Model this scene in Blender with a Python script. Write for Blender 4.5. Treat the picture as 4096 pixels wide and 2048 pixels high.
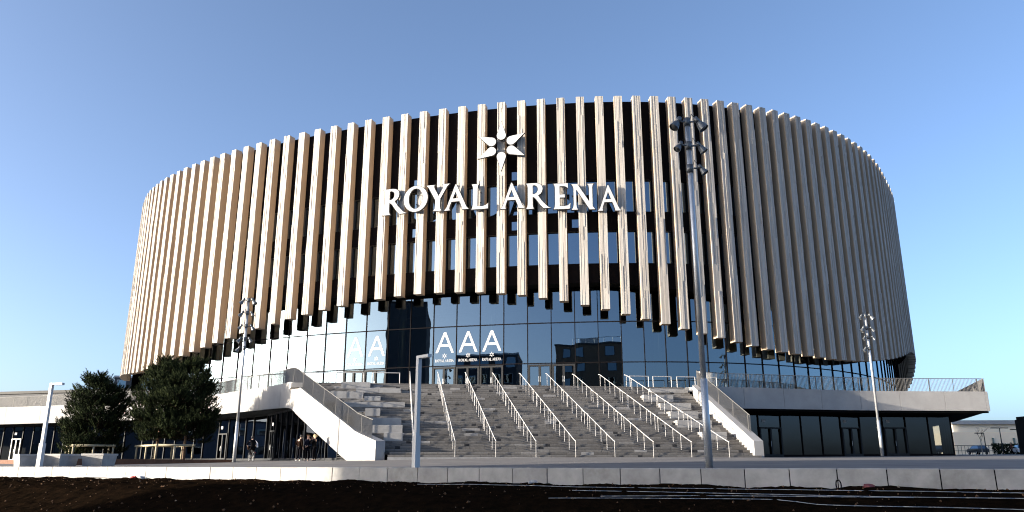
import bpy, bmesh, math, random
from mathutils import Vector, Matrix
from mathutils.geometry import tessellate_polygon
R = math.radians
random.seed(7)
for o in list(bpy.data.objects): bpy.data.objects.remove(o)
sc = bpy.context.scene
C = sc.collection

# ------------------------------------------------------------------ camera, sky, sun, exposure
cam = bpy.data.objects.new('camera', bpy.data.cameras.new('camera')); C.objects.link(cam)
cam.location = (0, 0, 0); cam.rotation_euler = (R(90 + 15.2), 0, 0)
cam.data.sensor_width = 36; cam.data.lens = 3070 / 4096 * 36
cam.data.clip_start = .1; cam.data.clip_end = 5000
sc.camera = cam
SUN_EL, SUN_AZ = R(7.5), math.atan2(-.966, -.259)        # azimuth measured from +Y towards +X
w = bpy.data.worlds.new('World'); sc.world = w; w.use_nodes = True
nt = w.node_tree
sky = nt.nodes.new('ShaderNodeTexSky'); sky.sky_type = 'NISHITA'; sky.sun_disc = False
sky.sun_elevation = SUN_EL; sky.sun_rotation = SUN_AZ
sky.air_density = .5; sky.dust_density = 2.6; sky.ozone_density = 1.8
bg = nt.nodes['Background']; bg.inputs[1].default_value = .15
hs = nt.nodes.new('ShaderNodeHueSaturation'); hs.inputs['Hue'].default_value = .499; hs.inputs['Saturation'].default_value = .96   # white balance of the winter air
nt.links.new(sky.outputs[0], hs.inputs['Color']); nt.links.new(hs.outputs[0], bg.inputs[0])
sl = bpy.data.lights.new('sun', 'SUN'); sl.energy = 4.4; sl.angle = R(.5); sl.color = (1, .90, .76)
so = bpy.data.objects.new('sun', sl); C.objects.link(so)
sd = Vector((math.sin(SUN_AZ) * math.cos(SUN_EL), math.cos(SUN_AZ) * math.cos(SUN_EL), math.sin(SUN_EL)))
so.rotation_euler = sd.to_track_quat('Z', 'Y').to_euler(); so.location = (-60, -20, 60)
sc.view_settings.view_transform = 'Standard'; sc.view_settings.look = 'None'
sc.view_settings.exposure = 1.7; sc.view_settings.gamma = 1
sc.cycles.max_bounces = 8; sc.cycles.transparent_max_bounces = 12
sc.cycles.caustics_reflective = False
sc.cycles.pixel_filter_type = 'BLACKMAN_HARRIS'; sc.cycles.filter_width = 1.1
sc.cycles.use_denoising = True

# ------------------------------------------------------------------ materials
MATS = {}
def mat(name, col, rough=.7, metal=0, var=0, scale=(1, 1, 1), nscale=4, bump=0, spec=.5, col2=None, detail=6, streak=0):
    """Principled material; `var` mixes in a noise between col and col2 in world space."""
    if name in MATS: return MATS[name]
    m = bpy.data.materials.new(name); m.use_nodes = True
    t = m.node_tree; p = t.nodes['Principled BSDF']
    p.inputs['Base Color'].default_value = (*col, 1); p.inputs['Roughness'].default_value = rough
    p.inputs['Metallic'].default_value = metal; p.inputs['Specular IOR Level'].default_value = spec
    if var or bump:
        g = t.nodes.new('ShaderNodeNewGeometry'); mp = t.nodes.new('ShaderNodeMapping')
        mp.inputs['Scale'].default_value = scale; t.links.new(g.outputs['Position'], mp.inputs[0])
        n = t.nodes.new('ShaderNodeTexNoise'); n.inputs['Scale'].default_value = nscale; n.inputs['Detail'].default_value = detail
        n.inputs['Roughness'].default_value = .65
        t.links.new(mp.outputs[0], n.inputs['Vector'])
        if var:
            c2 = col2 or tuple(c * (1 - var) for c in col)
            r = t.nodes.new('ShaderNodeValToRGB')
            r.color_ramp.elements[0].position = .32; r.color_ramp.elements[1].position = .68
            r.color_ramp.elements[0].color = (*c2, 1); r.color_ramp.elements[1].color = (*col, 1)
            t.links.new(n.outputs['Fac'], r.inputs[0]); t.links.new(r.outputs[0], p.inputs['Base Color'])
        if bump:
            b = t.nodes.new('ShaderNodeBump'); b.inputs['Strength'].default_value = bump; b.inputs['Distance'].default_value = .05
            t.links.new(n.outputs['Fac'], b.inputs['Height']); t.links.new(b.outputs[0], p.inputs['Normal'])
    MATS[name] = m; return m
def glass(name, ior=3.0, tint=(.8, .92, 1), through=(.3, .36, .4), dark=None, rough=.005):
    m = bpy.data.materials.new(name); m.use_nodes = True; t = m.node_tree
    for n in list(t.nodes): t.nodes.remove(n)
    out = t.nodes.new('ShaderNodeOutputMaterial'); mx = t.nodes.new('ShaderNodeMixShader')
    fr = t.nodes.new('ShaderNodeFresnel'); fr.inputs[0].default_value = ior
    gl = t.nodes.new('ShaderNodeBsdfGlossy'); gl.inputs['Color'].default_value = (*tint, 1); gl.inputs['Roughness'].default_value = rough
    if dark is None:
        tr = t.nodes.new('ShaderNodeBsdfTransparent'); tr.inputs[0].default_value = (*through, 1)
    else:
        tr = t.nodes.new('ShaderNodeBsdfDiffuse'); tr.inputs[0].default_value = (*dark, 1)
    # very slight waviness of the panes
    g = t.nodes.new('ShaderNodeNewGeometry'); n = t.nodes.new('ShaderNodeTexNoise'); n.inputs['Scale'].default_value = .55; n.inputs['Detail'].default_value = 1
    b = t.nodes.new('ShaderNodeBump'); b.inputs['Strength'].default_value = .06; b.inputs['Distance'].default_value = .05
    t.links.new(g.outputs['Position'], n.inputs['Vector']); t.links.new(n.outputs['Fac'], b.inputs['Height']); t.links.new(b.outputs[0], gl.inputs['Normal'])
    t.links.new(fr.outputs[0], mx.inputs[0]); t.links.new(tr.outputs[0], mx.inputs[1]); t.links.new(gl.outputs[0], mx.inputs[2])
    t.links.new(mx.outputs[0], out.inputs[0]); return m
WOODS = [mat('pale_weathered_wood_%d' % i, c, .8, var=.3, scale=(5, 5, .12), nscale=2.6, bump=.12, col2=tuple(q * .84 for q in c), spec=.2) for i, c in enumerate([(.48, .445, .405), (.53, .495, .45), (.42, .385, .345)])]
WOODS.append(mat('tan_side_boards', (.46, .365, .27), .8, var=.2, scale=(4, 4, .10), nscale=1.6, bump=.1, col2=(.40, .315, .23), spec=.2))
BLACK = mat('black_metal', (.007, .006, .007), .85, spec=.08)
DARKG = mat('dark_grey_metal', (.022, .023, .025), .6, spec=.2)
JAMB = mat('grey_jamb_metal', (.06, .06, .06), .5)
SOFF = mat('soffit_black', (.008, .008, .008), .85, spec=.08)
CONC = mat('pale_concrete', (.37, .36, .35), .85, var=.15, nscale=.9, bump=.03, col2=(.315, .305, .295), spec=.3)
CONC2 = mat('grey_concrete', (.38, .37, .36), .88, var=.3, nscale=1.6, bump=.12, col2=(.24, .235, .23), detail=10)
WALLC = mat('cast_wall_concrete', (.47, .455, .43), .9, var=.35, nscale=1.7, bump=.2, col2=(.27, .26, .24), detail=12)
WALLS = [WALLC] + [mat('cast_wall_concrete_%d' % i, c, .9, var=.35, nscale=1.7, bump=.2, col2=tuple(q * .66 for q in c), detail=12) for i, c in enumerate([(.50, .485, .46), (.435, .42, .40)])]
STONE = [mat('stone_%d' % i, c, .85, var=.25, nscale=5, bump=.15) for i, c in enumerate([(.125, .115, .105), (.15, .14, .13), (.18, .168, .155), (.235, .222, .208), (.028, .028, .03), (.33, .315, .30)])]
ASPH = mat('asphalt', (.15, .138, .13), .9, var=.35, nscale=.35, bump=.1, col2=(.075, .07, .07), detail=14)
DIRT = mat('dark_soil', (.012, .007, .004), 1, var=.7, nscale=3.5, bump=1, col2=(.004, .003, .002), detail=14, spec=0)
GROUND = mat('far_ground', (.10, .10, .09), .95, var=.4, nscale=.05)
STEEL = mat('galvanised_steel', (.55, .56, .57), .42, metal=.55, var=.15, nscale=6)
WSTEEL = mat('white_painted_steel', (.50, .485, .47), .5)
LAMPW = mat('pale_lamp_paint', (.50, .50, .50), .5)
FLOODG = mat('floodlight_grey', (.13, .14, .15), .4, metal=.4)
RAILG = mat('railing_steel', (.16, .155, .15), .5, metal=.2)
SIGNW = mat('sign_white', (.52, .52, .53), .6, spec=.2)
SIGNK = mat('sign_edge_black', (.01, .01, .01), .5)
BARK = mat('pine_bark', (.19, .12, .075), .9, var=.5, nscale=9, bump=.5)
NEEDLE = mat('pine_needles', (.022, .030, .013), .9, var=.5, nscale=1.2, col2=(.012, .018, .008), spec=.05)
NEEDLE2 = mat('pine_needles_pale', (.050, .064, .026), .9, var=.4, nscale=1.2, col2=(.032, .042, .018), spec=.05)
TIMBER = mat('round_timber', (.46, .40, .27), .8, var=.3, nscale=8)
CORTEN = mat('rusty_steel', (.17, .075, .04), .9, var=.4, nscale=3)
GLASS = glass('curtain_glass', 2.7, (.64, .84, 1), (.22, .28, .30))
GLASSW = glass('window_glass', 3.2, (.62, .82, 1), dark=(.008, .010, .014))
GLASSS = glass('shop_glass', 1.65, (.72, .82, 1), (.15, .165, .17))
SKIN = mat('skin', (.55, .36, .27), .6)

# ------------------------------------------------------------------ mesh helpers
class G:
    def __init__(s): s.v = []; s.f = []; s.m = []; s.k = 0
    def add(s, vs, fs, k=None):
        n = len(s.v); s.v += [tuple(q) for q in vs]
        for f in fs: s.f.append([i + n for i in f]); s.m.append(s.k if k is None else k)
        return s
    def hexa(s, b, t, k=None):      # b, t: 4 bottom points ccw from above, 4 top points
        return s.add(list(b) + list(t), [(3, 2, 1, 0), (4, 5, 6, 7), (0, 1, 5, 4), (1, 2, 6, 5), (2, 3, 7, 6), (3, 0, 4, 7)], k)
    def box(s, c, d, rz=0, k=None):
        ca, sa = math.cos(rz), math.sin(rz); x, y, z = (q / 2 for q in d)
        P = lambda a, b, h: (c[0] + a * ca - b * sa, c[1] + a * sa + b * ca, c[2] + h)
        return s.hexa([P(-x, -y, -z), P(x, -y, -z), P(x, y, -z), P(-x, y, -z)], [P(-x, -y, z), P(x, -y, z), P(x, y, z), P(-x, y, z)], k)
    def prism(s, poly, z0, z1, k=None, holes=()):
        area = sum(poly[i - 1][0] * poly[i][1] - poly[i][0] * poly[i - 1][1] for i in range(len(poly)))
        if area < 0: poly = poly[::-1]
        loops = [poly] + list(holes); flat = [p for l in loops for p in l]
        tri = tessellate_polygon([[Vector((p[0], p[1], 0)) for p in l] for l in loops])
        n = len(flat); vs = [(p[0], p[1], z0) for p in flat] + [(p[0], p[1], z1) for p in flat]; fs = []
        for a, b, c in tri:
            A, B, D = flat[a], flat[b], flat[c]
            if (B[0] - A[0]) * (D[1] - A[1]) - (B[1] - A[1]) * (D[0] - A[0]) < 0: b, c = c, b
            fs.append((a + n, b + n, c + n)); fs.append((c, b, a))
        o = 0
        for l in loops:
            for i in range(len(l)):
                j = (i + 1) % len(l); fs.append((o + i, o + j, o + j + n, o + i + n))
            o += len(l)
        return s.add(vs, fs, k)
    def tube(s, a, b, r, r2=None, seg=8, k=None, cap=True):
        a, b = Vector(a), Vector(b); r2 = r if r2 is None else r2
        d = (b - a).normalized(); u = d.orthogonal().normalized(); w_ = d.cross(u); vs = []
        for p, q in ((a, r), (b, r2)):
            for i in range(seg):
                t = 2 * math.pi * i / seg; vs.append(p + u * (q * math.cos(t)) + w_ * (q * math.sin(t)))
        fs = [(i, (i + 1) % seg, (i + 1) % seg + seg, i + seg) for i in range(seg)]
        if cap: fs += [tuple(range(seg))[::-1], tuple(range(seg, 2 * seg))]
        return s.add(vs, fs, k)
    def path(s, pts, r, seg=8, k=None):
        for a, b in zip(pts, pts[1:]): s.tube(a, b, r, seg=seg, k=k)
        return s
    def ball(s, c, r, k=None, n=8, sq=(1, 1, 1)):
        vs = [(c[0], c[1], c[2] + r * sq[2])]; m = n // 2
        for i in range(1, m):
            a = math.pi * i / m
            for j in range(n):
                b = 2 * math.pi * j / n; vs.append((c[0] + r * sq[0] * math.sin(a) * math.cos(b), c[1] + r * sq[1] * math.sin(a) * math.sin(b), c[2] + r * sq[2] * math.cos(a)))
        vs.append((c[0], c[1], c[2] - r * sq[2])); L = len(vs) - 1; fs = []
        for j in range(n):
            fs.append((0, 1 + j, 1 + (j + 1) % n)); fs.append((L, L - n + (j + 1) % n, L - n + j))
            for i in range(m - 2):
                p = 1 + i * n; fs.append((p + j, p + n + j, p + n + (j + 1) % n, p + (j + 1) % n))
        return s.add(vs, fs, k)
    def build(s, name, mats, parent=None, smooth=False):
        me = bpy.data.meshes.new(name); ox = Vector((0, 0, 0)); p = parent
        while p is not None: ox = ox + p.location; p = p.parent
        me.from_pydata([(q[0] - ox.x, q[1] - ox.y, q[2] - ox.z) for q in s.v], [], s.f)
        for q in (mats if isinstance(mats, (list, tuple)) else [mats]): me.materials.append(q)
        if any(s.m): me.polygons.foreach_set('material_index', s.m)
        if smooth: me.polygons.foreach_set('use_smooth', [True] * len(me.polygons))
        me.update(); o = bpy.data.objects.new(name, me); C.objects.link(o)
        if parent: o.parent = parent
        return o
def tag(o, label, cat, group=None):
    o['label'] = label; o['category'] = cat
    if group: o['group'] = group
    return o
def thing(name, loc, label, cat, group=None):
    o = bpy.data.objects.new(name, None); C.objects.link(o); o.location = loc; o.empty_display_size = .3
    return tag(o, label, cat, group)
def struct(g, name, m):
    o = g.build(name, m); o['kind'] = 'structure'; return o
def copy_tree(o, parent=None):
    c = o.copy(); C.objects.link(c)
    if parent: c.parent = parent
    for ch in list(o.children): copy_tree(ch, c)
    return c
def lerp(tab, x):
    if x <= tab[0][0]: return tab[0][1]
    for (a, p), (b, q) in zip(tab, tab[1:]):
        if x <= b: return p + (q - p) * (x - a) / (b - a)
    return tab[-1][1]
ORD = ['first', 'second', 'third', 'fourth', 'fifth', 'sixth', 'seventh', 'eighth', 'ninth', 'tenth', 'eleventh', 'twelfth']

# ------------------------------------------------------------------ ground
WD = Vector((-.8799, .4751)); WN = Vector((.4751, .8799))          # direction of the low wall, its normal towards the plaza
def wallpt(a): return Vector((0, 25.4)) - WD * a                  # a metres to the right along the wall
def zg(x, y):
    s = x * WN.x + (y - 25.4) * WN.y
    if s < -.2: return -.6
    b = .20 * math.exp(-((x - 2) / 15) ** 2) * min(1, max(0, s / 20)) * (1 if s < 30 else max(0, 1 - (s - 30) / 15))
    return -.12 + .0155 * max(s, 0) * (1 if s < 40 else 1 - .0016 * min(s - 40, 200)) + b
def plaza():
    g = G(); A = [-400, -200, -120] + list(range(-90, 91, 3)) + [120, 200, 400]
    S_ = [.04, 2, 4, 6, 9, 12, 15, 18, 21, 24, 27, 30, 34, 38, 42, 48, 55, 65, 80, 110, 160, 260, 500]
    idx = {}
    for i, a in enumerate(A):
        for j, s in enumerate(S_):
            p = wallpt(a) + WN * s; idx[i, j] = len(g.v); g.v.append((p.x, p.y, zg(p.x, p.y)))
    for i in range(len(A) - 1):
        for j in range(len(S_) - 1):
            g.f.append([idx[i, j], idx[i + 1, j], idx[i + 1, j + 1], idx[i, j + 1]]); g.m.append(0)
    struct(g, 'plaza', ASPH)
plaza()
def dirt_z(x, y):
    s = x * WN.x + (y - 25.4) * WN.y
    z = lerp([(0, -1.65), (2, -1.65), (3.2, -1.3), (4.4, -.86), (5.4, -.70), (8.5, -.62)], s + 8.5)
    near = math.exp(-((s + .5) / .6) ** 2)
    z += near * (.03 + .05 * math.sin(x * 2.1 + 1) * math.sin(x * .83))
    return z
def dirt():
    g = G(); rnd = random.Random(3); n1, n2 = 420, 130; idx = {}
    for i in range(n1):
        a = -60 + i * 100 / (n1 - 1)
        for j in range(n2):
            s = .02 - 42 * (j / (n2 - 1)) ** 1.7
            p = wallpt(a) + WN * s
            q = .06 * rnd.random() ** 3 * (1 if j > 0 else 0) + .018 * math.sin(p.x * 3.1 + p.y) * math.cos(p.y * 2.3)
            idx[i, j] = len(g.v); g.v.append((p.x, p.y, dirt_z(p.x, p.y) + q))
    for i in range(n1 - 1):
        for j in range(n2 - 1):
            g.f.append([idx[i, j + 1], idx[i + 1, j + 1], idx[i + 1, j], idx[i, j]]); g.m.append(0)
    struct(g, 'soil', DIRT)
    c = G()
    for _ in range(1300):
        a = rnd.uniform(-34, 18); s = -.1 - 9 * rnd.random() ** 1.3; p = wallpt(a) + WN * s; r = .01 + .035 * rnd.random() ** 3
        z = dirt_z(p.x, p.y) + .03
        vs = [(p.x + r * rnd.uniform(.5, 1.2) * math.cos(t) * (1.5 if rnd.random() < .3 else 1), p.y + r * math.sin(t), z + rnd.uniform(-.3, .3) * r) for t in (0, 1.57, 3.14, 4.71)] + [(p.x, p.y, z + r), (p.x, p.y, z - r)]
        c.add(vs, [(0, 1, 4), (1, 2, 4), (2, 3, 4), (3, 0, 4), (1, 0, 5), (2, 1, 5), (3, 2, 5), (0, 3, 5)], 1 if rnd.random() < .025 else 0)
    o = c.build('soil_clods', [mat('soil_clod', (.11, .055, .025), 1), mat('pale_grit', (.22, .18, .14), .9)]); o['kind'] = 'stuff'
dirt()
gg = G(); gg.add([(-1500, -1500, -3), (1500, -1500, -3), (1500, 1500, -3), (-1500, 1500, -3)], [(0, 1, 2, 3)])
struct(gg, 'ground', GROUND)
# far ground behind the camera that the soil sheet does not reach
gb = G(); gb.add([(-220, -220, -1.9), (220, -220, -1.9), (220, -14, -1.75), (-220, -14, -1.75)], [(0, 1, 2, 3)])
struct(gb, 'road', mat('old_asphalt', (.09, .09, .09), .9, var=.3, nscale=.3))

# ------------------------------------------------------------------ low retaining wall of cast blocks
JO = [-26.88, -25.54, -24.21, -22.87, -21.62, -20.2, -18.94, -17.64, -16.37, -15.06, -13.74, -12.47, -11.2, -9.94, -8.65, -7.41, -6.17, -4.92, -3.66, -2.44, -1.22, .01, 1.24, 2.45, 3.65, 4.86, 6.06, 7.27, 8.45, 9.64, 10.82, 12.01, 13.17]
JO = [JO[0] - 1.33 * k for k in range(8, 0, -1)] + JO + [JO[-1] + 1.17 * k for k in range(1, 5)]
wl = thing('retaining_wall', (*wallpt(0), -.6), 'low pale concrete block wall between dark soil and plaza', 'wall')
for a0, a1 in zip(JO, JO[1:]):
    g = G(); e = .014; dz = random.uniform(-.004, .004); dn = random.uniform(-.006, .006)
    p, q = wallpt(a0 + e), wallpt(a1 - e); i = WN * .42; b = .015
    base = [p + WN * dn, q + WN * dn, q + i, p + i]
    top = [p + WN * (b + dn), q + WN * (b + dn), q + i, p + i]
    g.hexa([(*t, -.75) for t in base], [(*t, -.115 + dz) for t in base])
    g.hexa([(*t, -.115 + dz) for t in base], [(*t, -.1 + dz) for t in top])
    g.build('concrete_block', random.choice(WALLS), wl)
g = G(); p, q = wallpt(JO[0]), wallpt(JO[-1])
g.hexa([(*(t), -.75) for t in (p + WN * .03, q + WN * .03, q + WN * .3, p + WN * .3)], [(*(t), -.13) for t in (p + WN * .03, q + WN * .03, q + WN * .3, p + WN * .3)])
g.build('joint_backing', BLACK, wl)

# ------------------------------------------------------------------ arena plan (front line of the fins)
S0 = [(-47.44, 93.8),(-46.69, 92.54),(-45.92, 91.36),(-45.11, 90.24),(-44.24, 89.15),(-43.31, 88.07),(-42.3, 86.99),(-41.23, 85.91),(-40.08, 84.83),(-38.86, 83.75),(-37.57, 82.68),(-36.21, 81.61),(-34.79, 80.56),(-33.31, 79.52),(-31.77, 78.5),(-30.19, 77.51),(-28.55, 76.54),(-26.87, 75.6),(-25.16, 74.7),(-23.4, 73.82),(-21.62, 72.98),(-19.81, 72.17),(-17.97, 71.39),(-16.11, 70.65),(-14.24, 69.95),(-12.36, 69.28),(-10.47, 68.65),(-8.57, 68.05),(-6.67, 67.5),(-4.78, 67.0),(-2.89, 66.54),(-1.02, 66.12),(0.84, 65.76),(2.68, 65.45),(4.5, 65.2),(6.3, 65.0),(8.07, 64.87),(9.81, 64.8),(11.52, 64.79),(13.2, 64.86),(14.84, 64.99),(16.45, 65.19),(18.02, 65.46),(19.56, 65.79),(21.06, 66.2),(22.52, 66.66),(23.95, 67.2),(25.35, 67.79),(26.71, 68.44),(28.05, 69.16),(29.35, 69.92),(30.61, 70.74),(31.85, 71.6),(33.06, 72.52),(34.24, 73.48),(35.38, 74.5),(36.5, 75.55),(37.58, 76.66),(38.63, 77.81),(39.65, 79.01),(40.64, 80.26),(41.6, 81.55),(42.53, 82.89),(43.44, 84.25),(44.33, 85.63),(45.23, 87.02),(46.14, 88.37)]
PL = [Vector(p) for p in S0]
h = math.atan2(PL[-1].y - PL[-3].y, PL[-1].x - PL[-3].x); p = PL[-1].copy(); ext = []
for k in range(16):
    h += R(.8 * 1.63); p = p + Vector((math.cos(h), math.sin(h))) * 1.63; ext.append(p.copy())
h = math.atan2(PL[0].y - PL[2].y, PL[0].x - PL[2].x); p = PL[0].copy(); pre = []
for k in range(7):
    h -= R(1.7); p = p + Vector((math.cos(h), math.sin(h))) * 1.47; pre.append(p.copy())
NPRE = len(pre); LINE = pre[::-1] + PL + ext; NF = len(LINE)
def F(i, off=0, z=None):
    """point on the fin front line at fin index i (0 = first measured fin), `off` metres inwards"""
    x = min(max(i + NPRE, 0), NF - 1.001); k = int(x); t = x - k
    P0, P1, P2, P3 = LINE[max(k - 1, 0)], LINE[k], LINE[min(k + 1, NF - 1)], LINE[min(k + 2, NF - 1)]
    p = P1 * (1 - t) + P2 * t
    T = ((P2 - P0) * (1 - t) + (P3 - P1) * t).normalized()
    N = Vector((T.y, -T.x)); p = p - N * off
    return (p, T, N) if z is None else Vector((p.x, p.y, z))
I0, I1 = -NPRE, NF - NPRE - 1
ZB = [(-7, 10.8), (0, 10.5), (3, 10.2), (6, 10.05), (8, 10.18), (9, 10.33), (10, 10.52), (11, 10.77), (12, 11.02), (13, 11.29), (14, 11.6), (15, 11.92), (16, 12.24), (17, 12.6), (18, 12.92), (19, 13.22), (20, 13.54), (21, 13.82), (22, 14.13), (23, 14.36), (24, 14.57), (25, 14.71), (26, 14.84), (27, 14.91), (28, 14.92), (29, 14.86), (30, 14.74), (31, 14.56), (32, 14.33), (33, 14.0), (34, 13.68), (35, 13.3), (36, 12.9), (37, 12.46), (38, 12.03), (39, 11.61), (40, 11.2), (41, 10.84), (42, 10.51), (43, 10.2), (44, 9.92), (45, 9.68), (46, 9.53), (47.5, 9.4), (48.5, 9.34), (50.4, 9.25), (51.5, 9.32), (53.6, 9.47), (55.6, 9.84), (57.6, 10.23), (59.7, 10.78), (62.4, 11.54), (65.4, 12.43), (68, 12.65), (72, 12.2), (78, 10.1), (82, 9.2)]
ZS = [(-7, 15.45), (36, 15.45), (43, 14.3), (52, 13.6), (82, 13.4)]
GO = [(-7, 2.4), (20, 2.45), (29, 2.7), (34, 2.6), (40, 2.15), (82, 2.1)]
ZTOP, ZROOF, ZFL = 33.0, 32.83, 6.15
arena = thing('arena_building', (*F(31)[0], ZFL), 'huge rounded arena clad in vertical pale timber fins over dark glass', 'arena')
rf = random.Random(11)
for n in range(NF):
    i = n - NPRE; p, T, N = F(i); zb = lerp(ZB, i); W = .74; D = .8; g = G()
    P = lambda t, d, z: (p.x + T.x * t - N.x * d, p.y + T.y * t - N.y * d, z)
    g.hexa([P(-W / 2, .03, zb), P(W / 2, .03, zb), P(W / 2, D, zb), P(-W / 2, D, zb)], [P(-W / 2, .03, ZTOP), P(W / 2, .03, ZTOP), P(W / 2, D, ZTOP), P(-W / 2, D, ZTOP)], 3)
    sw = [rf.uniform(.7, 1.3) for _ in range(6)]; sw = [q * W / sum(sw) for q in sw]; x = -W / 2
    for q in sw:
        z = zb; lev = rf.choice((0, .02, .04))
        while z < ZTOP - .01:
            z2 = min(ZTOP, z + rf.uniform(1.2, 4.4))
            if ZTOP - z2 < .6: z2 = ZTOP
            a, b, d = x + .007, x + q - .007, -lev
            v = [P(a, .03, z), P(b, .03, z), P(b, .03, z2), P(a, .03, z2), P(a, d, z), P(b, d, z), P(b, d, z2), P(a, d, z2)]
            g.add(v, [(4, 5, 6, 7), (0, 4, 7, 3), (5, 1, 2, 6), (7, 6, 2, 3), (0, 1, 5, 4)], rf.choice((0, 0, 1, 1, 2)))
            z = z2
            if rf.random() < .6: lev = rf.choice((0, .02, .04))
        x += q
    g.build('fin', WOODS, arena)
# black wall behind the fins with two window bands
BAND = [(17.2, 20.2), (22.0, 25.05)]; W0, W1 = 11, 47; OW = .86
g = G()
def strip(g, i0, i1, o0, z0, o1, z1, step=.5, k=None, back=False):
    n = max(1, int(round((i1 - i0) / step)))
    for a in range(n):
        u, v = i0 + (i1 - i0) * a / n, i0 + (i1 - i0) * (a + 1) / n
        zz = lambda z, t: z(t) if callable(z) else z
        q = [F(u, o0, zz(z0, u)), F(v, o0, zz(z0, v)), F(v, o1, zz(z1, v)), F(u, o1, zz(z1, u))]
        g.add(q if not back else q[::-1], [(0, 1, 2, 3)], k)
zs = lambda t: lerp(ZS, t)
strip(g, I0, W0, OW, zs, OW, ZROOF); strip(g, W1, I1, OW, zs, OW, ZROOF)
strip(g, W0, W1, OW, zs, OW, BAND[0][0]); strip(g, W0, W1, OW, BAND[0][1], OW, BAND[1][0]); strip(g, W0, W1, OW, BAND[1][1], OW, ZROOF)
for z0, z1 in BAND:
    for i in range(W0, W1):
        for a, b in ((i, i + .14), (i + .86, i + 1)): strip(g, a, b, OW, z0, OW, z1, 1)
g.build('wall', BLACK, arena)
for z0, z1 in BAND:
    for i in range(W0, W1):
        a, b = i + .14, i + .86; wg = G(); o1 = OW + .28
        for u, v, oo in ((a, a + .002, 0), (b, b - .002, 1)):
            q = [F(u, OW, z0), F(u, o1, z0), F(u, o1, z1), F(u, OW, z1)]; wg.add(q, [(0, 1, 2, 3) if not oo else (3, 2, 1, 0)])
        wg.add([F(a, OW, z0), F(b, OW, z0), F(b, o1, z0), F(a, o1, z0)], [(0, 1, 2, 3)])
        wg.add([F(a, OW, z1), F(b, OW, z1), F(b, o1, z1), F(a, o1, z1)], [(3, 2, 1, 0)])
        wn = wg.build('window', JAMB, arena)
        pg = G(); pg.add([F(a, o1, z0), F(b, o1, z0), F(b, o1, z1), F(a, o1, z1)], [(0, 1, 2, 3)]); pg.build('pane', GLASSW, wn)
for i, z in ((26.5, 25.5), (31.5, 25.4), (26.5, 20.6), (31.5, 20.55), (34.5, 20.55)):
    pg = G(); pg.add([F(i - .05, OW - .006, z), F(i + .3, OW - .006, z), F(i + .3, OW - .006, z + .8), F(i - .05, OW - .006, z + .8)], [(0, 1, 2, 3)])
    pg.build('vent_window', GLASSW, arena)
# soffit, glass curtain, roof, floor, interior
go = lambda t: lerp(GO, t)
g = G(); n = (I1 - I0) * 2
for a in range(n):
    u, v = I0 + a / 2, I0 + (a + 1) / 2
    g.add([F(u, OW, zs(u)), F(u, 16, zs(u)), F(v, 16, zs(v)), F(v, OW, zs(v))], [(0, 1, 2, 3)])
g.build('soffit', SOFF, arena)
arc = [0.0]; GI = [I0 + .25 * k for k in range(int((I1 - I0) / .25) + 1)]
gpt = [F(t, go(t))[0] for t in GI]
for a, b in zip(gpt, gpt[1:]): arc.append(arc[-1] + (b - a).length)
def arc_at(t): return lerp(list(zip(GI, arc)), t)
def idx_at(s): return lerp(list(zip(arc, GI)), s)
a0 = arc_at(30.853)
ME = [-27.28, -24.97, -22.7, -20.42, -18.2, -15.91, -13.67, -11.31, -9.03, -6.71, -4.47, -2.22, 0, 2.19, 4.33, 6.44, 8.49, 10.52, 12.49, 14.37, 16.26, 18.14, 19.9]
ME = [ME[0] - 2.28 * k for k in range(17, 0, -1)] + ME + [ME[-1] + 1.82 * k for k in range(1, 25)]
MI = [idx_at(a0 + s) for s in ME]
MI = [t for t in MI if I0 + .3 < t < I1 - .3]
ZM = (8.65, 12.25)
NB = MI.index(min(MI, key=lambda t: abs(t - 30.853)))          # mullion at the right edge of the third 'A' bay
doors = [NB - 7, NB - 6, NB - 3, NB - 2, NB - 1, NB + 1, NB + 2]
mg = G()
for k, t in enumerate(MI):
    p, T, N = F(t, go(t)); z1 = zs(t)
    mg.box((p.x + N.x * .0, p.y + N.y * .0, (ZFL + z1) / 2), (.07, .16, z1 - ZFL), math.atan2(T.y, T.x))
for k in range(len(MI) - 1):
    u, v = MI[k], MI[k + 1]; A, B = F(u, go(u))[0], F(v, go(v))[0]; d = (B - A); L = d.length; an = math.atan2(d.y, d.x); m_ = (A + B) / 2
    for z in ZM + (ZFL + .06,): mg.box((m_.x, m_.y, z), (L - .07, .13, .08 if z > 7 else .1), an)
    pg = G(); d.normalize(); nn = Vector((d.y, -d.x)); j = random.uniform(-.004, .004); j2 = random.uniform(-.006, .006)
    zt = min(zs(u), zs(v))
    Q = lambda P_, s, z: (P_.x + nn.x * s, P_.y + nn.y * s, z)
    pg.add([Q(A, j, ZFL), Q(B, -j, ZFL), Q(B, -j + j2, zt), Q(A, j + j2, zt)], [(0, 1, 2, 3)])
    pg.build('glass_panel', GLASS, arena)
mg.build('mullion_grid', BLACK, arena)
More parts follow.
